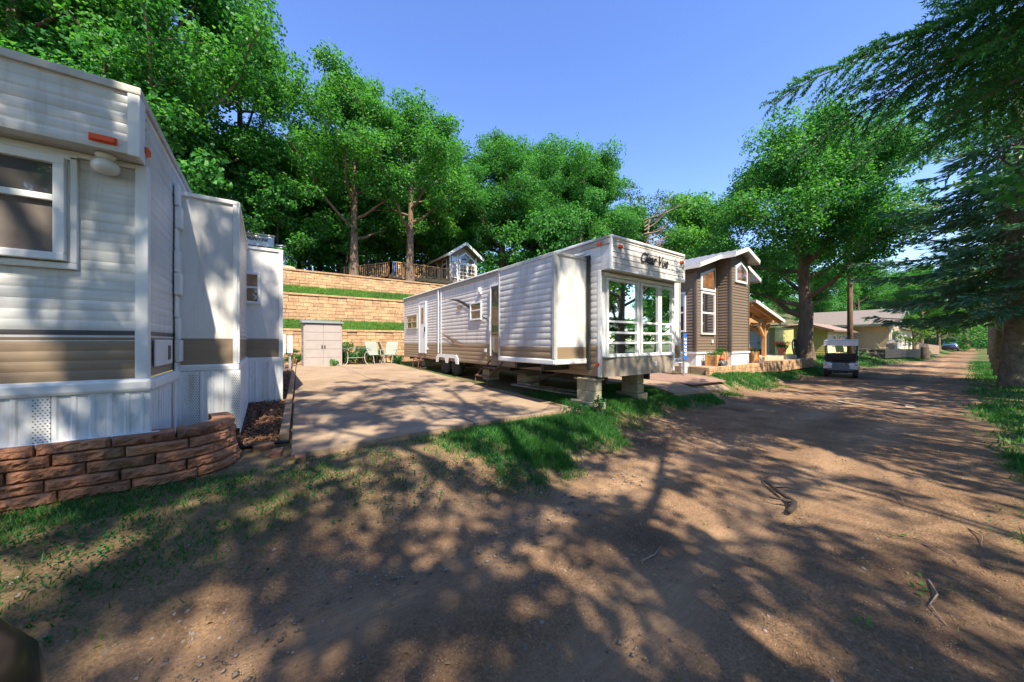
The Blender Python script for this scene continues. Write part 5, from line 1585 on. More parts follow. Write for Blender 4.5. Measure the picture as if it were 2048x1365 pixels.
mb = MB(); mb.prism(OF, FU, -FV, [(13.85, 3.71), (14.85, 3.71), (14.85, 4.50), (13.85, 4.19)], .05, .056); mb.build('pane', M['glass_warm'], w)
OT = (0, 6.1 - .02, 0)
mb = MB(); mb.prism(OT, FU, -FV, [(15.44, 4.02), (16.56, 4.02), (16.56, 4.62), (15.96, 4.92), (15.44, 4.66)], 0, .05)
w = mb.build('window', M['white_trim'], BH)
mb = MB(); mb.prism(OT, FU, -FV, [(15.54, 4.12), (16.46, 4.12), (16.46, 4.56), (15.96, 4.80), (15.54, 4.59)], .05, .056); mb.build('pane', M['glass_warm'], w)
window(BH, (13.48 - .02, 0, 0), FV, -FU, 7.1, 7.9, 2.05, 3.5, M['glass_dark'], .07, .05, rails=(2.75,), thin=.06)
window(BH, (13.48 - .02, 0, 0), FV, -FU, 8.6, 9.4, 2.05, 3.5, M['glass_dark'], .07, .05, rails=(2.75,), thin=.06)
mb = MB(); mb.box(14.65, 14.75, 6.58, 6.63, 1.55, 1.68); mb.build('outlet_cover', M['white_trim'], BH)
# timber porch on its right side
PR = empty('porch_canopy', (20.3, 9, .66), 'open timber porch roof with curved braces on the right of the brown house', 'porch')
mb = MB()
mb.pts8([(18.22, 6.3, 3.42), (21.9, 6.3, 2.62), (21.9, 13, 2.62), (18.22, 13, 3.42), (18.22, 6.3, 3.52), (21.9, 6.3, 2.72), (21.9, 13, 2.72), (18.22, 13, 3.52)])
mb.build('roof', M['metal_roof'], PR)
mb = MB()
for q in np.arange(6.45, 13, .62): mb.bar((18.25, q, 3.34), (21.85, q, 2.56), .06, .14)
mb.pts8([(18.25, 6.35, 3.395), (21.85, 6.35, 2.605), (21.85, 12.95, 2.605), (18.25, 12.95, 3.395), (18.25, 6.35, 3.417), (21.85, 6.35, 2.624), (21.85, 12.95, 2.624), (18.25, 12.95, 3.417)])
mb.bar((20.7, 6.4, 2.66), (20.7, 12.9, 2.66), .16, .22); mb.bar((18.25, 6.75, 2.62), (20.7, 6.75, 2.62), .12, .2)
mb.build('rafters', M['wood_new'], PR)
mb = MB(); mb.bar((18.22, 6.28, 3.45), (21.92, 6.28, 2.65), .03, .14); mb.build('fascia', M['soffit'], PR)
for q in (6.8, 12.6):
    mb = MB(); mb.box(20.62, 20.78, q - .08, q + .08, .86, 2.55); mb.build('post', M['wood_new'], PR)
for (a, b) in (((20.7, 6.85, 1.9), (20.7, 7.6, 2.56)), ((20.63, 6.8, 1.9), (19.9, 6.8, 2.54)), ((20.77, 6.8, 1.95), (21.4, 6.8, 2.5)), ((18.27, 6.75, 2.1), (19.1, 6.75, 2.95))):
    mb = MB(); a, b = Vector(a), Vector(b); m_ = (a + b) / 2 + Vector((0, 0, -.0)); mb.bar(a, b, .10, .13); mb.build('brace', M['wood_new'], PR)
DP = empty('porch_deck', (21, 9, .6), 'low pale wooden platform in front of the timber porch', 'deck')
mb = MB(); q = 6.5
while q < 12: mb.box(18.25, 24.4, q, q + .135, .80, .85); q += .14
mb.box(18.25, 24.4, 6.46, 6.5, .50, .85); mb.box(24.4, 24.44, 6.46, 12, .5, .85)
mb.build('floor', M['wood_pale'], DP)
# patio with a block edge
mb = MB(); mb.box(12.75, 24.6, 5.9, 14.2, .2, .675)
tag(mb.build('patio', M['concrete']), 'raised paved patio in front of the brown house', 'patio', kind='structure')
mb = MB(); rr = random.Random(9)
for c in range(3):
    u = 12.7 - rr.random() * .2
    while u < 24.6:
        d = rr.uniform(-.012, .012)
        mb.box(u, u + .29, 5.74 + d + .012 * c, 5.895, .22 + c * .16, .22 + c * .16 + .152); u += .30
tag(mb.build('patio_wall', M['tan_block'], bevel=.012), 'low course of rough tan blocks along the patio of the brown house', 'block wall')
# number sign, bucket, planters
SG = empty('house_number_sign', (12.0, 6.3, gzf(12, 6.3)), 'tall blue sign reading 29309 downwards on a post beside the brown house', 'sign')
mb = MB(); mb.box(11.97, 12.03, 6.33, 6.37, gzf(12, 6.3) - .1, 1.85); mb.build('post', M['grey_metal'], SG)
mb = MB(); mb.box(11.9, 12.12, 6.30, 6.325, .95, 1.90); sb = mb.build('board', M['blue_sign'], SG, bevel=.01)
text_mesh('digits', '29309', sb, M['sign_white'], (12.01, 6.297, 1.425), (0, 0, -1), (1, 0, 0), .235, bold=.004, ext=.002, spacing=1.12)
BK = empty('bucket', (12.35, 6.55, gzf(12.3, 6.5)), 'white plastic bucket standing behind the blue number sign', 'bucket')
g = gzf(12.35, 6.55) + .07
mb = MB(); mb.lathe([(.13, g), (.155, g + .36), (.165, g + .37), (.15, g + .38), (.125, g + .03)], (12.35, 6.55, 0), 18); mb.build('pail', M['white_flat'], BK, smooth=False)
mb = MB(); mb.tube([(12.35 + .165 * math.cos(t), 6.55 - .165 * math.sin(t) * .3 - .1, g + .34 - .14 * math.sin(t)) for t in np.linspace(0, math.pi, 9)], .005, 4); mb.build('handle', M['grey_metal'], BK)
def planter(u, v, w, d, h, lab, seed, flower=True, z=.675):
    r = empty('planter_box', (u, v, z), lab, 'planter')
    m = MB()
    for k in range(4): 
        a, b = z + k * h / 4 + .004, z + (k + 1) * h / 4 - .004
        m.box(u - w / 2, u + w / 2, v - d / 2, v - d / 2 + .03, a, b); m.box(u - w / 2, u + w / 2, v + d / 2 - .03, v + d / 2, a, b)
        m.box(u - w / 2, u - w / 2 + .03, v - d / 2 + .031, v + d / 2 - .031, a, b); m.box(u + w / 2 - .03, u + w / 2, v - d / 2 + .031, v + d / 2 - .031, a, b)
    for sx in (-1, 1):
        for sy in (-1, 1): m.box(u + sx * (w / 2 + .01) - .03, u + sx * (w / 2 + .01) + .03, v + sy * (d / 2 + .01) - .03, v + sy * (d / 2 + .01) + .03, z, z + h + .02)
    m.build('box', M['wood_new'], r)
    m = MB(); m.box(u - w / 2 + .035, u + w / 2 - .035, v - d / 2 + .035, v + d / 2 - .035, z + .02, z + h - .05); m.build('soil', M['mulch_soil'], r)
    rng = np.random.default_rng(seed)
    cl = [(np.array([rng.uniform(-w / 2, w / 2) * .8, rng.uniform(-d / 2, d / 2) * .8, h + .05]), .12) for _ in range(5)]
    c = bpy.data.objects.new('foliage', np_mesh('foliage', cluster_leaves(rng, cl, 1500, .06), 4, M['shrub'])); C.objects.link(c); c.parent = r
    if flower:
        cl = [(p + np.array([0, 0, .09]), .08) for p, _ in cl[:4]]
        c = bpy.data.objects.new('blossom', np_mesh('blossom', cluster_leaves(rng, cl, 2200, .035), 4, M['flower_red'])); C.objects.link(c); c.parent = r
planter(14.15, 6.25, .62, .36, .42, 'wooden planter box under the tall front window of the brown house', 1, False)
planter(15.0, 6.42, .30, .30, .52, 'narrow wooden planter tucked beside the brown tower', 2, False)
planter(17.35, 6.22, .62, .38, .50, 'wooden planter with red flowers right of the brown tower', 3)
# small garden figure: a little dark toy tractor shape with a red cap beside the planter
GF = empty('garden_ornament', (14.1, 5.98, .675), 'small dark garden ornament with a red top sitting on the patio edge', 'ornament')
mb = MB(); mb.lathe([(.10, .675), (.15, .72), (.13, .80), (.08, .88), (.05, .90)], (14.1, 5.98, 0), 14, sx=1.4); mb.build('body', M['cart_grey'], GF, smooth=True)
mb = MB(); mb.lathe([(.06, .90), (.085, .94), (.07, 1.0), (.02, 1.06), (.001, 1.065)], (14.1, 5.98, 0), 14); mb.build('hat', M['flower_red'], GF, smooth=True)
for (dx, lab) in ((-.2, 0), (.2, 0)):
    mb = MB(); mb.lathe([(.05, .0), (.085, .01), (.085, .05), (.05, .06)], (14.1 + dx, 5.9, .76), 12, axis='y'); mb.build('wheel', M['rubber'], GF)
# porch furniture
for (u, v, rz, lab) in ((19.9, 7.5, .6, 'tan porch chair under the timber canopy, facing the lane'), (19.2, 9.4, -.4, 'porch chair farther back under the timber canopy')):
    c = copy_tree(c1); tag(c, lab, 'chair', 'chairs under the porch canopy'); c.location = (u, v, .85); c.rotation_euler = (0, 0, rz)
FP = empty('flower_pot', (23.6, 6.9, .85), 'terracotta pot of orange-red flowers on the wooden platform', 'flower pot')
mb = MB(); mb.lathe([(.14, .85), (.22, 1.2), (.24, 1.21), (.24, 1.27), (.19, 1.27)], (23.6, 6.9, 0), 16); mb.build('pot', M['terracotta'], FP)
rng = np.random.default_rng(5)
c = bpy.data.objects.new('foliage', np_mesh('foliage', cluster_leaves(rng, [(np.array([rng.normal(0, .12), rng.normal(0, .12), .52]), .2) for _ in range(5)], 1200, .07), 4, M['shrub'])); C.objects.link(c); c.parent = FP
c = bpy.data.objects.new('blossom', np_mesh('blossom', cluster_leaves(rng, [(np.array([rng.normal(0, .15), rng.normal(0, .15), .68]), .13) for _ in range(7)], 1500, .06), 4, M['flower_red'])); C.objects.link(c); c.parent = FP
BN = empty('bench', (21.9, 7.6, .85), 'low black bench on the wooden porch platform', 'bench')
mb = MB(); mb.box(21.2, 22.7, 7.4, 7.8, 1.16, 1.2); mb.build('seat', M['black_metal'], BN)
for q in (21.3, 22.55): mb = MB(); mb.box(q, q + .06, 7.42, 7.78, .85, 1.16); mb.build('leg', M['black_metal'], BN)
WW = empty('wagon_wheel', (26.9, 7.15, gzf(26.9, 7.1)), 'old dark spoked wagon wheel leaning beside the oak trunk', 'wagon wheel')
g = gzf(26.9, 7.15) + .62
mb = MB(); mb.tube([(26.9 + .58 * math.cos(t), 7.15 + .08 * math.sin(t), g + .58 * math.sin(t)) for t in np.linspace(0, 2 * math.pi, 30)], .035, 6)
mb.lathe([(.07, -.06), (.09, 0), (.07, .06)], (26.9, 7.15, g), 10, axis='y')
mb.build('rim', M['black_metal'], WW)
for i in range(10):
    t = i * 2 * math.pi / 10; mb = MB(); mb.tube([(26.9 + .07 * math.cos(t), 7.15, g + .07 * math.sin(t)), (26.9 + .56 * math.cos(t), 7.15 + .08 * math.sin(t), g + .56 * math.sin(t))], .016, 5); mb.build('spoke', M['black_metal'], WW)
# ================================================================== flat shed, yellow garage, tan house
FS = empty('flat_roofed_shed', (34, 11.5, gzf(34, 11.5)), 'low flat-roofed yellow shed with white double doors behind the porch', 'shed')
g = gzf(34, 11.5)
mb = MB(); zs, of = ribs(g - .1, g + 2.2, .18, .02, 0, 'lap'); mb.sheet((32.6, 0, 0), FV, -FU, 10.0, 14.0, zs, of, lambda z: 0); mb.box(32.603, 37, 10.0, 14, g - .2, g + 2.2); mb.sheet((0, 10.0, 0), FU, -FV, 32.6, 37, zs, of, lambda z: 0); mb.build('walls', M['yellow_siding'], FS)
mb = MB(); mb.pts8([(32.2, 9.7, g + 2.25), (37.2, 9.7, g + 2.5), (37.2, 14.3, g + 2.5), (32.2, 14.3, g + 2.25), (32.2, 9.7, g + 2.37), (37.2, 9.7, g + 2.62), (37.2, 14.3, g + 2.62), (32.2, 14.3, g + 2.37)]); mb.build('roof', M['shingle_pink'], FS)
for (a, b) in ((10.35, 11.05), (11.07, 11.77)):
    mb = MB(); mb.wbox((32.58, 0, 0), FV, -FU, a, b, g, g + 1.95, 0, .05); d = mb.build('door', M['white_flat'], FS, bevel=.01)
    mb = MB(); q = 11.0 if a < 11 else 11.12; mb.wbox((32.53, 0, 0), FV, -FU, q - .02, q + .02, g + .9, g + 1.05, 0, .04); mb.build('handle', M['black_metal'], d)
YG = empty('yellow_garage', (44, 10, gzf(44, 10)), 'yellow-green garage with a gabled end and pinkish shingles behind the golf cart', 'garage')
g = .22
mb = MB()
zs, of = ribs(g, 2.62, .19, .025, 0, 'lap'); mb.sheet((39.8, 0, 0), FV, -FU, 8.4, 11.9, zs, of, lambda z: 0)
mb.box(39.803, 48.5, 8.403, 11.9, g - .3, 2.62)
mb.prism((39.8, 0, 0), FV, -FU, [(8.4, 2.62), (11.9, 2.62), (10.15, 3.25)], -.2, 0)
mb.build('walls', M['yellow_siding'], YG)
mb = MB(); zs, of = ribs(g, 2.62, .19, .025, 0, 'lap'); mb.sheet((0, 8.4, 0), FU, -FV, 39.82, 48.5, zs, of, lambda z: 0); mb.build('front_siding', M['cream_siding'], YG)
mb = MB()
for (v0, z0) in ((7.9, 2.50), (12.4, 2.50)):
    mb.pts8([(39.3, v0, z0), (48.8, v0, z0), (48.8, 10.15, 3.30), (39.3, 10.15, 3.30), (39.3, v0, z0 + .1), (48.8, v0, z0 + .1), (48.8, 10.15, 3.40), (39.3, 10.15, 3.40)])
mb.build('roof', M['shingle_pink'], YG)
mb = MB()
for v0 in (7.88, 12.42): mb.bar((39.28, v0, 2.54), (39.28, 10.15, 3.34), .04, .18)
mb.bar((39.28, 7.86, 2.54), (48.8, 7.86, 2.54), .04, .14); mb.build('fascia', M['brown_trim'], YG)
window(YG, (39.78, 0, 0), FV, -FU, 10.55, 11.35, 1.15, 1.85, M['glass_dark'], .1, .05)
mb = MB(); mb.wbox((39.77, 0, 0), FV, -FU, 9.9, 10.25, 2.35, 2.6, 0, .06); mb.build('porch_lamp', M['white_trim'], YG)
window(YG, (0, 8.37, 0), FU, -FV, 41.4, 42.4, 1.3, 2.1, M['glass_dark'], .1, .05); window(YG, (0, 8.37, 0), FU, -FV, 45.6, 46.6, 1.3, 2.1, M['glass_dark'], .1, .05)
mb = MB(); mb.wbox((0, 8.37, 0), FU, -FV, 43.2, 44.1, .25, 2.2, 0, .05); mb.build('door', M['cream_siding'], YG)
WR = empty('wreath', (43.65, 8.28, 1.75), 'dark wreath hanging on the door of the yellow garage', 'wreath')
mb = MB(); mb.tube([(43.65 + .26 * math.cos(t), 8.26, 1.75 + .26 * math.sin(t)) for t in np.linspace(0, 2 * math.pi, 18)], .08, 6); mb.build('ring', M['brown_trim'], WR)
TH = empty('tan_house', (54, 9, gzf(54, 9)), 'long tan house with a grey shingle roof and a stone gable front', 'house')
g = .6
mb = MB(); mb.box(49.8, 58, 6.0, 13, g - .6, 3.35); mb.prism((0, 6.06, 0), FU, -FV, [(49.8, 3.35), (58, 3.35), (53.9, 4.85)], -6.9, 0); mb.build('walls', M['tan_stucco'], TH)
mb = MB(); mb.prism((0, 6.0, 0), FU, -FV, [(49.8, g - .5), (58, g - .5), (58, 3.35), (53.9, 4.85), (49.8, 3.35)], .003, .05); mb.build('stone_front', M['stone'], TH)
mb = MB()
for (u0, q) in ((49.2, 0), (58.6, 0)):
    mb.pts8([(u0, 5.2, 3.22), (53.9, 5.2, 4.98), (53.9, 13.4, 4.98), (u0, 13.4, 3.22), (u0, 5.2, 3.34), (53.9, 5.2, 5.10), (53.9, 13.4, 5.10), (u0, 13.4, 3.34)])
mb.build('roof', M['shingle_grey'], TH)
mb = MB()
for u0 in (49.18, 58.62): mb.bar((u0, 5.17, 3.26), (53.9, 5.17, 5.02), .05, .26)
mb.bar((49.15, 5.2, 3.26), (49.15, 13.4, 3.26), .05, .2); mb.build('fascia', M['green_trim'], TH)
window(TH, (49.78, 0, 0), FV, -FU, 9.2, 10.6, 1.55, 2.2, M['glass_blind'], .22, .05, mull=(9.9,))
for (a, b) in ((51.0, 52.3), (53.2, 54.4), (55.6, 57.0)): window(TH, (0, 5.93, 0), FU, -FV, a, b, 1.0, 2.6, M['glass_blind'], .14, .06, mull=((a + b) / 2,))
window(TH, (0, 5.93, 0), FU, -FV, 53.0, 54.8, 3.4, 4.2, M['glass_dark'], .12, .06)
CH = empty('cream_house', (68, 9, gzf(68, 9)), 'cream house wing half hidden beyond the stone gable', 'house')
mb = MB(); mb.box(62.0, 74, 6.6, 13, .2, 3.1); mb.build('walls', M['cream_siding'], CH)
mb = MB(); mb.pts8([(61.5, 6.0, 3.1), (74.5, 6.0, 3.1), (74.5, 9.8, 4.6), (61.5, 9.8, 4.6), (61.5, 13.6, 3.1), (74.5, 13.6, 3.1), (74.5, 9.9, 4.62), (61.5, 9.9, 4.62)]); mb.build('roof', M['shingle_grey'], CH)
for (a, b) in ((62.8, 64.2), (66.2, 67.6), (70.4, 72.0)): window(CH, (0, 6.57, 0), FU, -FV, a, b, 1.0, 2.3, M['glass_dark'], .12, .05)
# utility pole
mb = MB(); g = gzf(33.2, 5.8)
mb.tube([(33.2, 5.8, g - .3), (33.2, 5.8, g + 4), (33.22, 5.8, g + 9)], [.17, .15, .12], 12)
UPo = empty('utility_pole', (33.2, 5.8, g), 'brown wooden utility pole rising behind the golf cart', 'pole'); 
mb.build('pole', M['bark'], UPo, smooth=True)
mb = MB(); mb.box(32.3, 34.1, 5.72, 5.88, g + 8.3, g + 8.45); mb.build('crossarm', M['wood_grey'], UPo)
# ================================================================== golf cart seen from behind
GC = empty('golf_cart', (0, 0, 0), 'white golf cart with a covered roof parked on the lane, seen from behind', 'golf cart')
mb = MB()                                                   # built facing +x, rear at x = -1.15
def side_prism(m, pts, y0, y1, k=0): m.prism((0, 0, 0), (1, 0, 0), (0, 1, 0), pts, y0, y1, k)
for s in (-1, 1):
    y0, y1 = (.30, .60) if s > 0 else (-.60, -.30)
    side_prism(mb, [(-1.15, .42), (-1.18, .60), (-1.12, .70), (-.75, .74), (-.35, .72), (-.25, .60), (-.3, .36), (-.45, .50), (-.75, .56), (-1.0, .46)], y0, y1)
side_prism(mb, [(.35, .3), (.45, .62), (.75, .78), (1.1, .70), (1.2, .45), (1.15, .3)], -.55, .55)
mb.build('body', M['cart_white'], GC, bevel=.035)
mb = MB(); mb.box(-1.20, -.9, -.298, .298, .40, .62); mb.box(-1.24, -1.16, -.46, .46, .34, .44); mb.build('bumper', M['cart_grey'], GC, bevel=.02)
mb = MB(); mb.box(-.95, 1.1, -.50, .50, .26, .34); mb.box(-1.0, -.4, -.25, .25, .22, .42); mb.bar((-.9, -.55, .3), (-.9, .55, .3), .06, .06); mb.build('chassis', M['cart_black'], GC)
mb = MB(); mb.box(-.62, -.05, -.52, .52, .70, .84); mb.build('seat', M['cart_black'], GC, bevel=.04)
mb = MB(); mb.pts8([(-.72, -.54, .80), (-.60, -.54, .80), (-.60, .54, .80), (-.72, .54, .80), (-.80, -.54, 1.16), (-.70, -.54, 1.16), (-.70, .54, 1.16), (-.80, .54, 1.16)]); mb.build('backrest', M['cart_black'], GC, bevel=.04)
for s in (-1, 1):
    mb = MB(); mb.tube([(-.62, s * .55, .78), (-.66, s * .58, .98), (-.5, s * .58, 1.04), (-.2, s * .56, .98), (-.12, s * .55, .80)], .022, 6); mb.build('armrest', M['cart_black'], GC)
    mb = MB(); mb.tube([(-.92, s * .50, .70), (-.88, s * .54, 1.2), (-.82, s * .56, 1.74)], .022, 6); mb.build('roof_strut', M['black_metal'], GC)
    mb = MB(); mb.tube([(.62, s * .52, .75), (.36, s * .55, 1.3), (.28, s * .56, 1.74)], .022, 6); mb.build('roof_strut', M['black_metal'], GC)
    for x in (-.74, .86):
        mb = MB(); y = s * .50
        mb.lathe([(.11, -.10), (.20, -.10), (.232, -.07), (.232, .07), (.20, .10), (.11, .10)], (x, y, .232), 20, axis='y'); w = mb.build('wheel', M['rubber'], GC, smooth=False)
        mb = MB(); mb.lathe([(.02, -.085), (.105, -.09), (.11, .09), (.02, .085)], (x, y, .232), 14, axis='y'); mb.build('rim', M['cart_white'], w)
    mb = MB(); mb.box(-1.195, -1.155, s * .52 - .06, s * .52 + .04, .60, .66); mb.build('tail_light', M['tail_red'], GC, bevel=.01)
mb = MB()
pr = [(-1.0, 1.735), (-1.02, 1.76), (-.95, 1.80), (-.3, 1.83), (.35, 1.80), (.42, 1.76), (.40, 1.735)]
side_prism(mb, pr, -.60, .60); mb.build('roof', M['cart_white'], GC, bevel=.02)
mb = MB(); mb.box(-1.01, -.99, -.6, .6, 1.52, 1.74); mb.box(-.98, .38, -.605, -.59, 1.60, 1.74); mb.box(-.98, .38, .59, .605, 1.60, 1.74); mb.box(-.98, -.68, -.605, -.59, 1.05, 1.60); mb.box(-.98, -.78, .59, .605, 1.25, 1.60)
mb.build('roof_curtain', M['white_flat'], GC, bevel=.008)
mb = MB(); mb.pts8([(.60, -.5, .80), (.61, -.5, .80), (.61, .5, .80), (.60, .5, .80), (.33, -.5, 1.7), (.34, -.5, 1.7), (.34, .5, 1.7), (.33, .5, 1.7)]); mb.build('windscreen', M['glass_dark'], GC) if False else None
mb = MB(); mb.tube([(.45, .3, .7), (.22, .3, .98)], .02, 6); mb.tube([(.22 + .05 * math.sin(t), .3 + .16 * math.cos(t), .99 + .15 * math.sin(t)) for t in np.linspace(0, 2 * math.pi, 16)], .015, 5); mb.build('steering_wheel', M['cart_black'], GC)
mb = MB(); mb.tube([(-1.0, -.42, .72), (-1.08, -.40, 1.02), (-1.08, .40, 1.02), (-1.0, .42, .72)], .02, 6); mb.tube([(-1.03, -.2, .62), (-1.05, -.2, .86), (-1.05, .2, .86), (-1.03, .2, .62)], .02, 6); mb.box(-1.1, -.96, -.36, .36, .70, .74); mb.build('bag_rack', M['cart_black'], GC)
GC.location = (23.4, 4.40, gzf(23.4, 4.4) + .005); GC.rotation_euler = (0, 0, R_(9))
# ================================================================== far lawn things
def picnic_table(u, v, rz, lab):
    r = empty('picnic_table', (0, 0, 0), lab, 'picnic table', 'picnic tables on the far lawn')
    m = MB()
    for k in range(5): m.box(-.9, .9, -.37 + k * .15, -.37 + k * .15 + .14, .72, .76)
    m.build('table_top', M['wood_grey'], r)
    for s in (-1, 1):
        m = MB(); m.box(-.9, .9, s * .72 - .13, s * .72 + .13, .42, .46); m.build('bench_seat', M['wood_grey'], r)
        m = MB(); x = s * .65
        m.bar((x, -.25, .72), (x, -.68, .02), .05, .09); m.bar((x, .25, .72), (x, .68, .02), .05, .09); m.bar((x, -.75, .39), (x, .75, .39), .05, .07); m.build('leg_frame', M['wood_grey'], r)
    r.location = (u, v, gzf(u, v)); r.rotation_euler = (0, 0, rz)
picnic_table(38.8, 5.9, .5, 'picnic table nearest the golf cart, beside the utility pole')
picnic_table(53.0, 3.9, .1, 'picnic table by the stump before the cream house wing')
PL = empty('raised_planter', (45.8, 4.6, gzf(45.8, 4.6)), 'long dark raised garden bed at the edge of the far lawn', 'planter')
mb = MB(); 
for k in range(3): mb.bar((41.5, 5.2, .36 + .24 * k), (50.0, 4.0, .30 + .24 * k), .10, .23); mb.bar((41.6, 6.0, .36 + .24 * k), (50.1, 4.9, .30 + .24 * k), .10, .23); mb.bar((50.0, 4.05, .30 + .24 * k), (50.1, 4.86, .30 + .24 * k), .1, .23); mb.bar((41.5, 5.25, .36 + .24 * k), (41.6, 5.96, .36 + .24 * k), .1, .23)
mb.build('box', M['black_metal'], PL)
mb = MB(); mb.pts8([(41.6, 5.3, .5), (49.9, 4.1, .5), (50, 4.8, .5), (41.6, 5.9, .5), (41.6, 5.3, .9), (49.9, 4.1, .85), (50, 4.8, .85), (41.6, 5.9, .9)]); mb.build('soil', M['mulch_soil'], PL)
GR = empty('covered_grill', (47.6, 5.5, gzf(47.6, 5.5)), 'grill under a grey fitted cover behind the raised garden bed', 'grill')
g = GR.location.z
mb = MB(); mb.pts8([(47.0, 5.2, g), (48.3, 5.2, g), (48.3, 5.8, g), (47.0, 5.8, g), (46.95, 5.22, g + .95), (48.35, 5.22, g + .95), (48.35, 5.78, g + .95), (46.95, 5.78, g + .95)]); mb.pts8([(46.95, 5.22, g + .95), (48.35, 5.22, g + .95), (48.35, 5.78, g + .95), (46.95, 5.78, g + .95), (47.3, 5.35, g + 1.28), (48.0, 5.35, g + 1.28), (48.0, 5.65, g + 1.28), (47.3, 5.65, g + 1.28)]); mb.build('cover', M['wood_grey'], GR, bevel=.05)
for (u, v, rz, lab) in ((45.0, 5.75, .4, 'lawn chair behind the left half of the raised garden bed'), (36.9, 6.9, 1.2, 'lawn chair under the oak near the tan house window')):
    c = copy_tree(c1); tag(c, lab, 'chair', 'chairs on the far lawn'); c.location = (u, v, gzf(u, v)); c.rotation_euler = (0, 0, rz)
mb = MB(); g = gzf(50.9, 3.75); mb.lathe([(.34, g - .1), (.30, g + .2), (.27, g + 1.15), (.24, g + 1.2)], (50.9, 3.75, 0), 14)
tag(mb.build('tree_stump', M['bark_dark'], smooth=True), 'tall brown stump standing by the lane before the stone gable', 'stump')
sm_t = plant('small_tree', B7, (52.5, 4.6, gzf(52.5, 4.6)), 'small maple with lime and orange leaves in front of the stone gable', 'tree', None, .5, (1.1, 1.1, .8))
PF = empty('picket_fence', (63, 4.4, gzf(63, 4.4)), 'short pale picket fence past the tan house at the lane side', 'fence')
mb = MB(); a = Vector((58.5, 4.9, 0)); b = Vector((69.0, 3.9, 0)); n = 60
for i in range(n):
    p = a.lerp(b, i / n); g = gzf(p.x, p.y); mb.box(p.x - .06, p.x + .06, p.y - .015, p.y + .015, g, g + 1.15)
for h in (.3, .9): mb.bar((a.x, a.y + .03, gzf(a.x, a.y) + h), (b.x, b.y + .03, gzf(b.x, b.y) + h), .04, .08)
mb.build('pickets', M['wood_pale'], PF)
def car_loft(root, secs, mt, name='body'):
    m = MB(); ring = 28
    for x, hw, zb, zt, cy in secs:
        for j in range(ring):
            t = 2 * math.pi * j / ring
            c, s = math.cos(t), math.sin(t)
            y = hw * math.copysign(abs(c) ** .55, c); z = (zb + zt) / 2 + (zt - zb) / 2 * math.copysign(abs(s) ** .6, s)
            m.v.append((x, y + cy, z))
    for k in range(len(secs) - 1):
        for j in range(ring):
            a = k * ring + j; b = k * ring + (j + 1) % ring
            m.f.append((a, b, b + ring, a + ring)); m.m.append(0)
    m.f.append(tuple(range(ring))[::-1]); m.m.append(0); m.f.append(tuple(range((len(secs) - 1) * ring, len(secs) * ring))); m.m.append(0)
    return m.build(name, mt, root, smooth=True)
def car(lab, mt, loc, rz, cat='car', sc=1.0):
    r = empty('parked_car', (0, 0, 0), lab, cat)
    car_loft(r, [(0, .50, .34, .62, 0), (-.06, .66, .28, .72, 0), (-.18, .76, .24, .80, 0), (-.5, .84, .22, .88, 0), (-1.2, .88, .22, .98, 0), (-3.6, .88, .22, 1.0, 0), (-4.15, .84, .26, .96, 0), (-4.35, .70, .34, .86, 0)], mt)
    c = car_loft(r, [(-1.15, .74, .85, .97, 0), (-1.75, .70, .85, 1.38, 0), (-2.4, .68, .85, 1.47, 0), (-3.2, .68, .85, 1.42, 0), (-3.85, .72, .85, 1.0, 0)], M['glass_dark'], 'cabin')
    m = MB(); m.box(-3.1, -1.95, -.56, .56, 1.40, 1.49); m.build('roof', mt, c, bevel=.05)
    for s in (-1, 1):
        for x in (-.85, -3.4):
            m = MB(); m.lathe([(.17, -.10), (.29, -.10), (.32, -.07), (.32, .07), (.29, .10), (.17, .10)], (x, s * .80, .32), 22, axis='y'); w = m.build('wheel', M['rubber'], r, smooth=False)
            m = MB(); m.lathe([(.02, -.09), (.165, -.085), (.17, .085), (.02, .09)], (x, s * .80, .32), 16, axis='y'); m.build('rim', M['chrome'], w)
        m = MB(); m.lathe([(.02, -.14), (.09, -.12), (.10, -.2), (.05, -.3)], (0, s * .56, .62), 14, axis='x'); m.build('headlight', M['milk_glass'], r, smooth=True)
    r.location = loc; r.rotation_euler = (0, 0, rz); r.scale = (sc,) * 3
    return r
car('purple-blue car parked past the picket fence', M['car_purple'], (94, 4.2, gzf(94, 4.2)), 0.05)
bc = car('black car at the lower left corner, only its rounded front fender showing', M['car_black'], (-.375, .68, gzf(-1, .7)), 0.0)
bc.scale = (1, 1, 1.42)
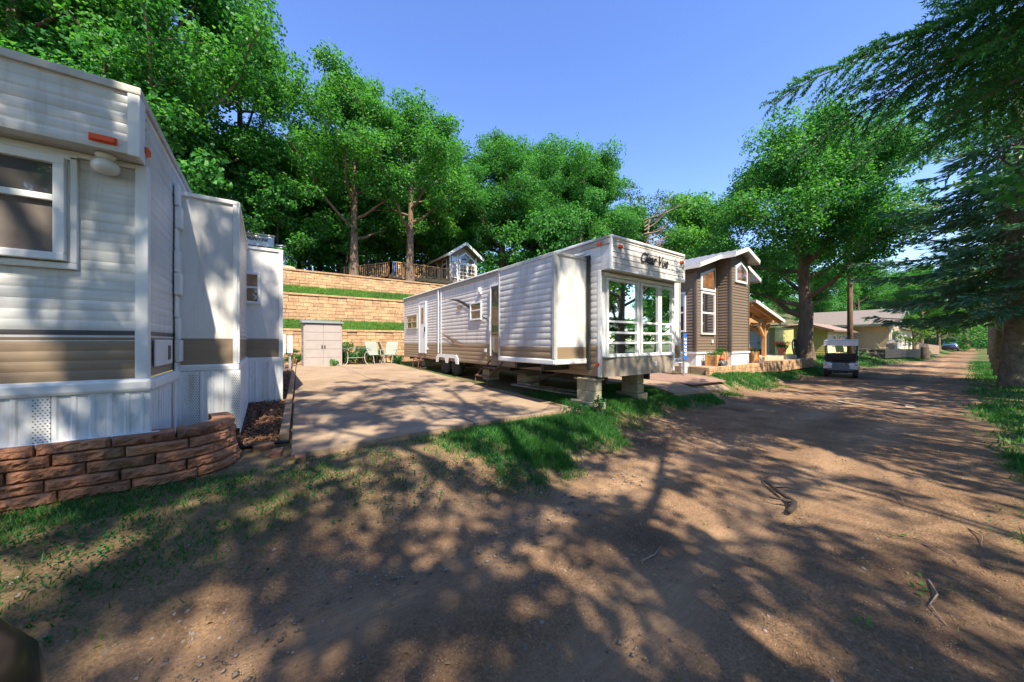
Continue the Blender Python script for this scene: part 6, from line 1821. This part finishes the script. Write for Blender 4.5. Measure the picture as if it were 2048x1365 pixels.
# ================================================================== small things on the lane
mb = MB()
g = gzf(4.3, 1.25)
mb.tube([(4.62, 1.52, g + .02), (4.46, 1.38, g + .035), (4.30, 1.22, g + .03), (4.20, 1.13, g + .04), (4.10, 1.11, g + .03), (3.95, 1.10, g + .03)], [.010, .016, .022, .028, .026, .020], 7)
mb.tube([(4.20, 1.13, g + .04), (4.12, 1.22, g + .06), (4.10, 1.3, g + .05)], [.02, .012, .006], 6)
mb.tube([(4.62, 1.52, g + .02), (4.70, 1.54, g + .03), (4.9, 1.5, g + .03)], [.009, .006, .003], 5)
mb.tube([(4.46, 1.38, g + .035), (4.50, 1.28, g + .06), (4.62, 1.2, g + .03)], [.01, .007, .004], 5)
tag(mb.build('fallen_branch', M['bark_dark'], smooth=True), 'dark forked branch lying in the middle of the dirt lane', 'branch')
def twig(pts, r, lab):
    m = MB(); P = [(u, v, gzf(u, v) + .012 + dz) for u, v, dz in pts]
    m.tube(P, [r * (1 - .6 * i / (len(P) - 1)) for i in range(len(P))], 5)
    return tag(m.build('twig', M['dead_wood']), lab, 'twig', 'twigs on the lane')
twig([(4.22, .32, 0), (4.14, .24, .02), (4.12, .17, .01), (4.02, .14, 0)], .007, 'pale crooked twig at the right edge of the lane')
twig([(5.6, .62, 0), (5.45, .62, .02), (5.3, .55, .02), (5.1, .5, 0)], .006, 'thin twig beyond the forked branch toward the right verge')
twig([(3.6, .25, 0), (3.4, .20, .02), (3.25, .22, .01), (3.1, .15, 0)], .007, 'bent twig close to the lower right corner')
twig([(2.2, 1.48, 0), (2.35, 1.46, .01), (2.5, 1.5, .0)], .006, 'short dark twig in the center of the near lane')
twig([(4.9, .12, 0), (4.7, .05, .03), (4.5, .05, .01)], .006, 'twig lying on the weedy right verge')
def leaf_sprig(u, v, n, lab, seed):
    rng = np.random.default_rng(seed); z = gzf(u, v) + .02
    Pq = np.array([u, v, z]) + rng.normal(size=(n, 3)) * np.array([.05, .05, .004])
    V = leaf_quads(Pq, rng.normal(size=(n, 3)) * .4 + np.array([0, 0, 1]), rng.uniform(.03, .05, n), rng.uniform(.02, .03, n), rng)
    tag(link_mesh('fallen_leaves', np_mesh('fallen_leaves', V, 4, None), [M['leaf_light']]), lab, 'leaves', 'fallen green leaves')
leaf_sprig(2.78, .41, 5, 'fallen green leaf sprig near the bottom right of the lane', 1)
leaf_sprig(4.28, .38, 4, 'small fallen green leaves next to the pale crooked twig', 2)
leaf_sprig(3.45, .28, 7, 'fallen leaf cluster on the shaded right edge of the lane', 3)
# flat ring set in the lane near the brown house
mb = MB(); n = 40; g = gzf(13.7, 1.95) + .004
for i in range(n):
    a, b = 2 * math.pi * i / n, 2 * math.pi * (i + 1) / n
    q = lambda t, r: (13.7 + r * math.cos(t), 1.95 + r * math.sin(t), gzf(13.7 + r * math.cos(t), 1.95 + r * math.sin(t)) + .012)
    mb.poly([q(a, .62), q(a, .80), q(b, .80), q(b, .62)])
tag(mb.build('access_cover', M['pale_dust']), 'round pale concrete ring set flush in the dirt lane', 'manhole')
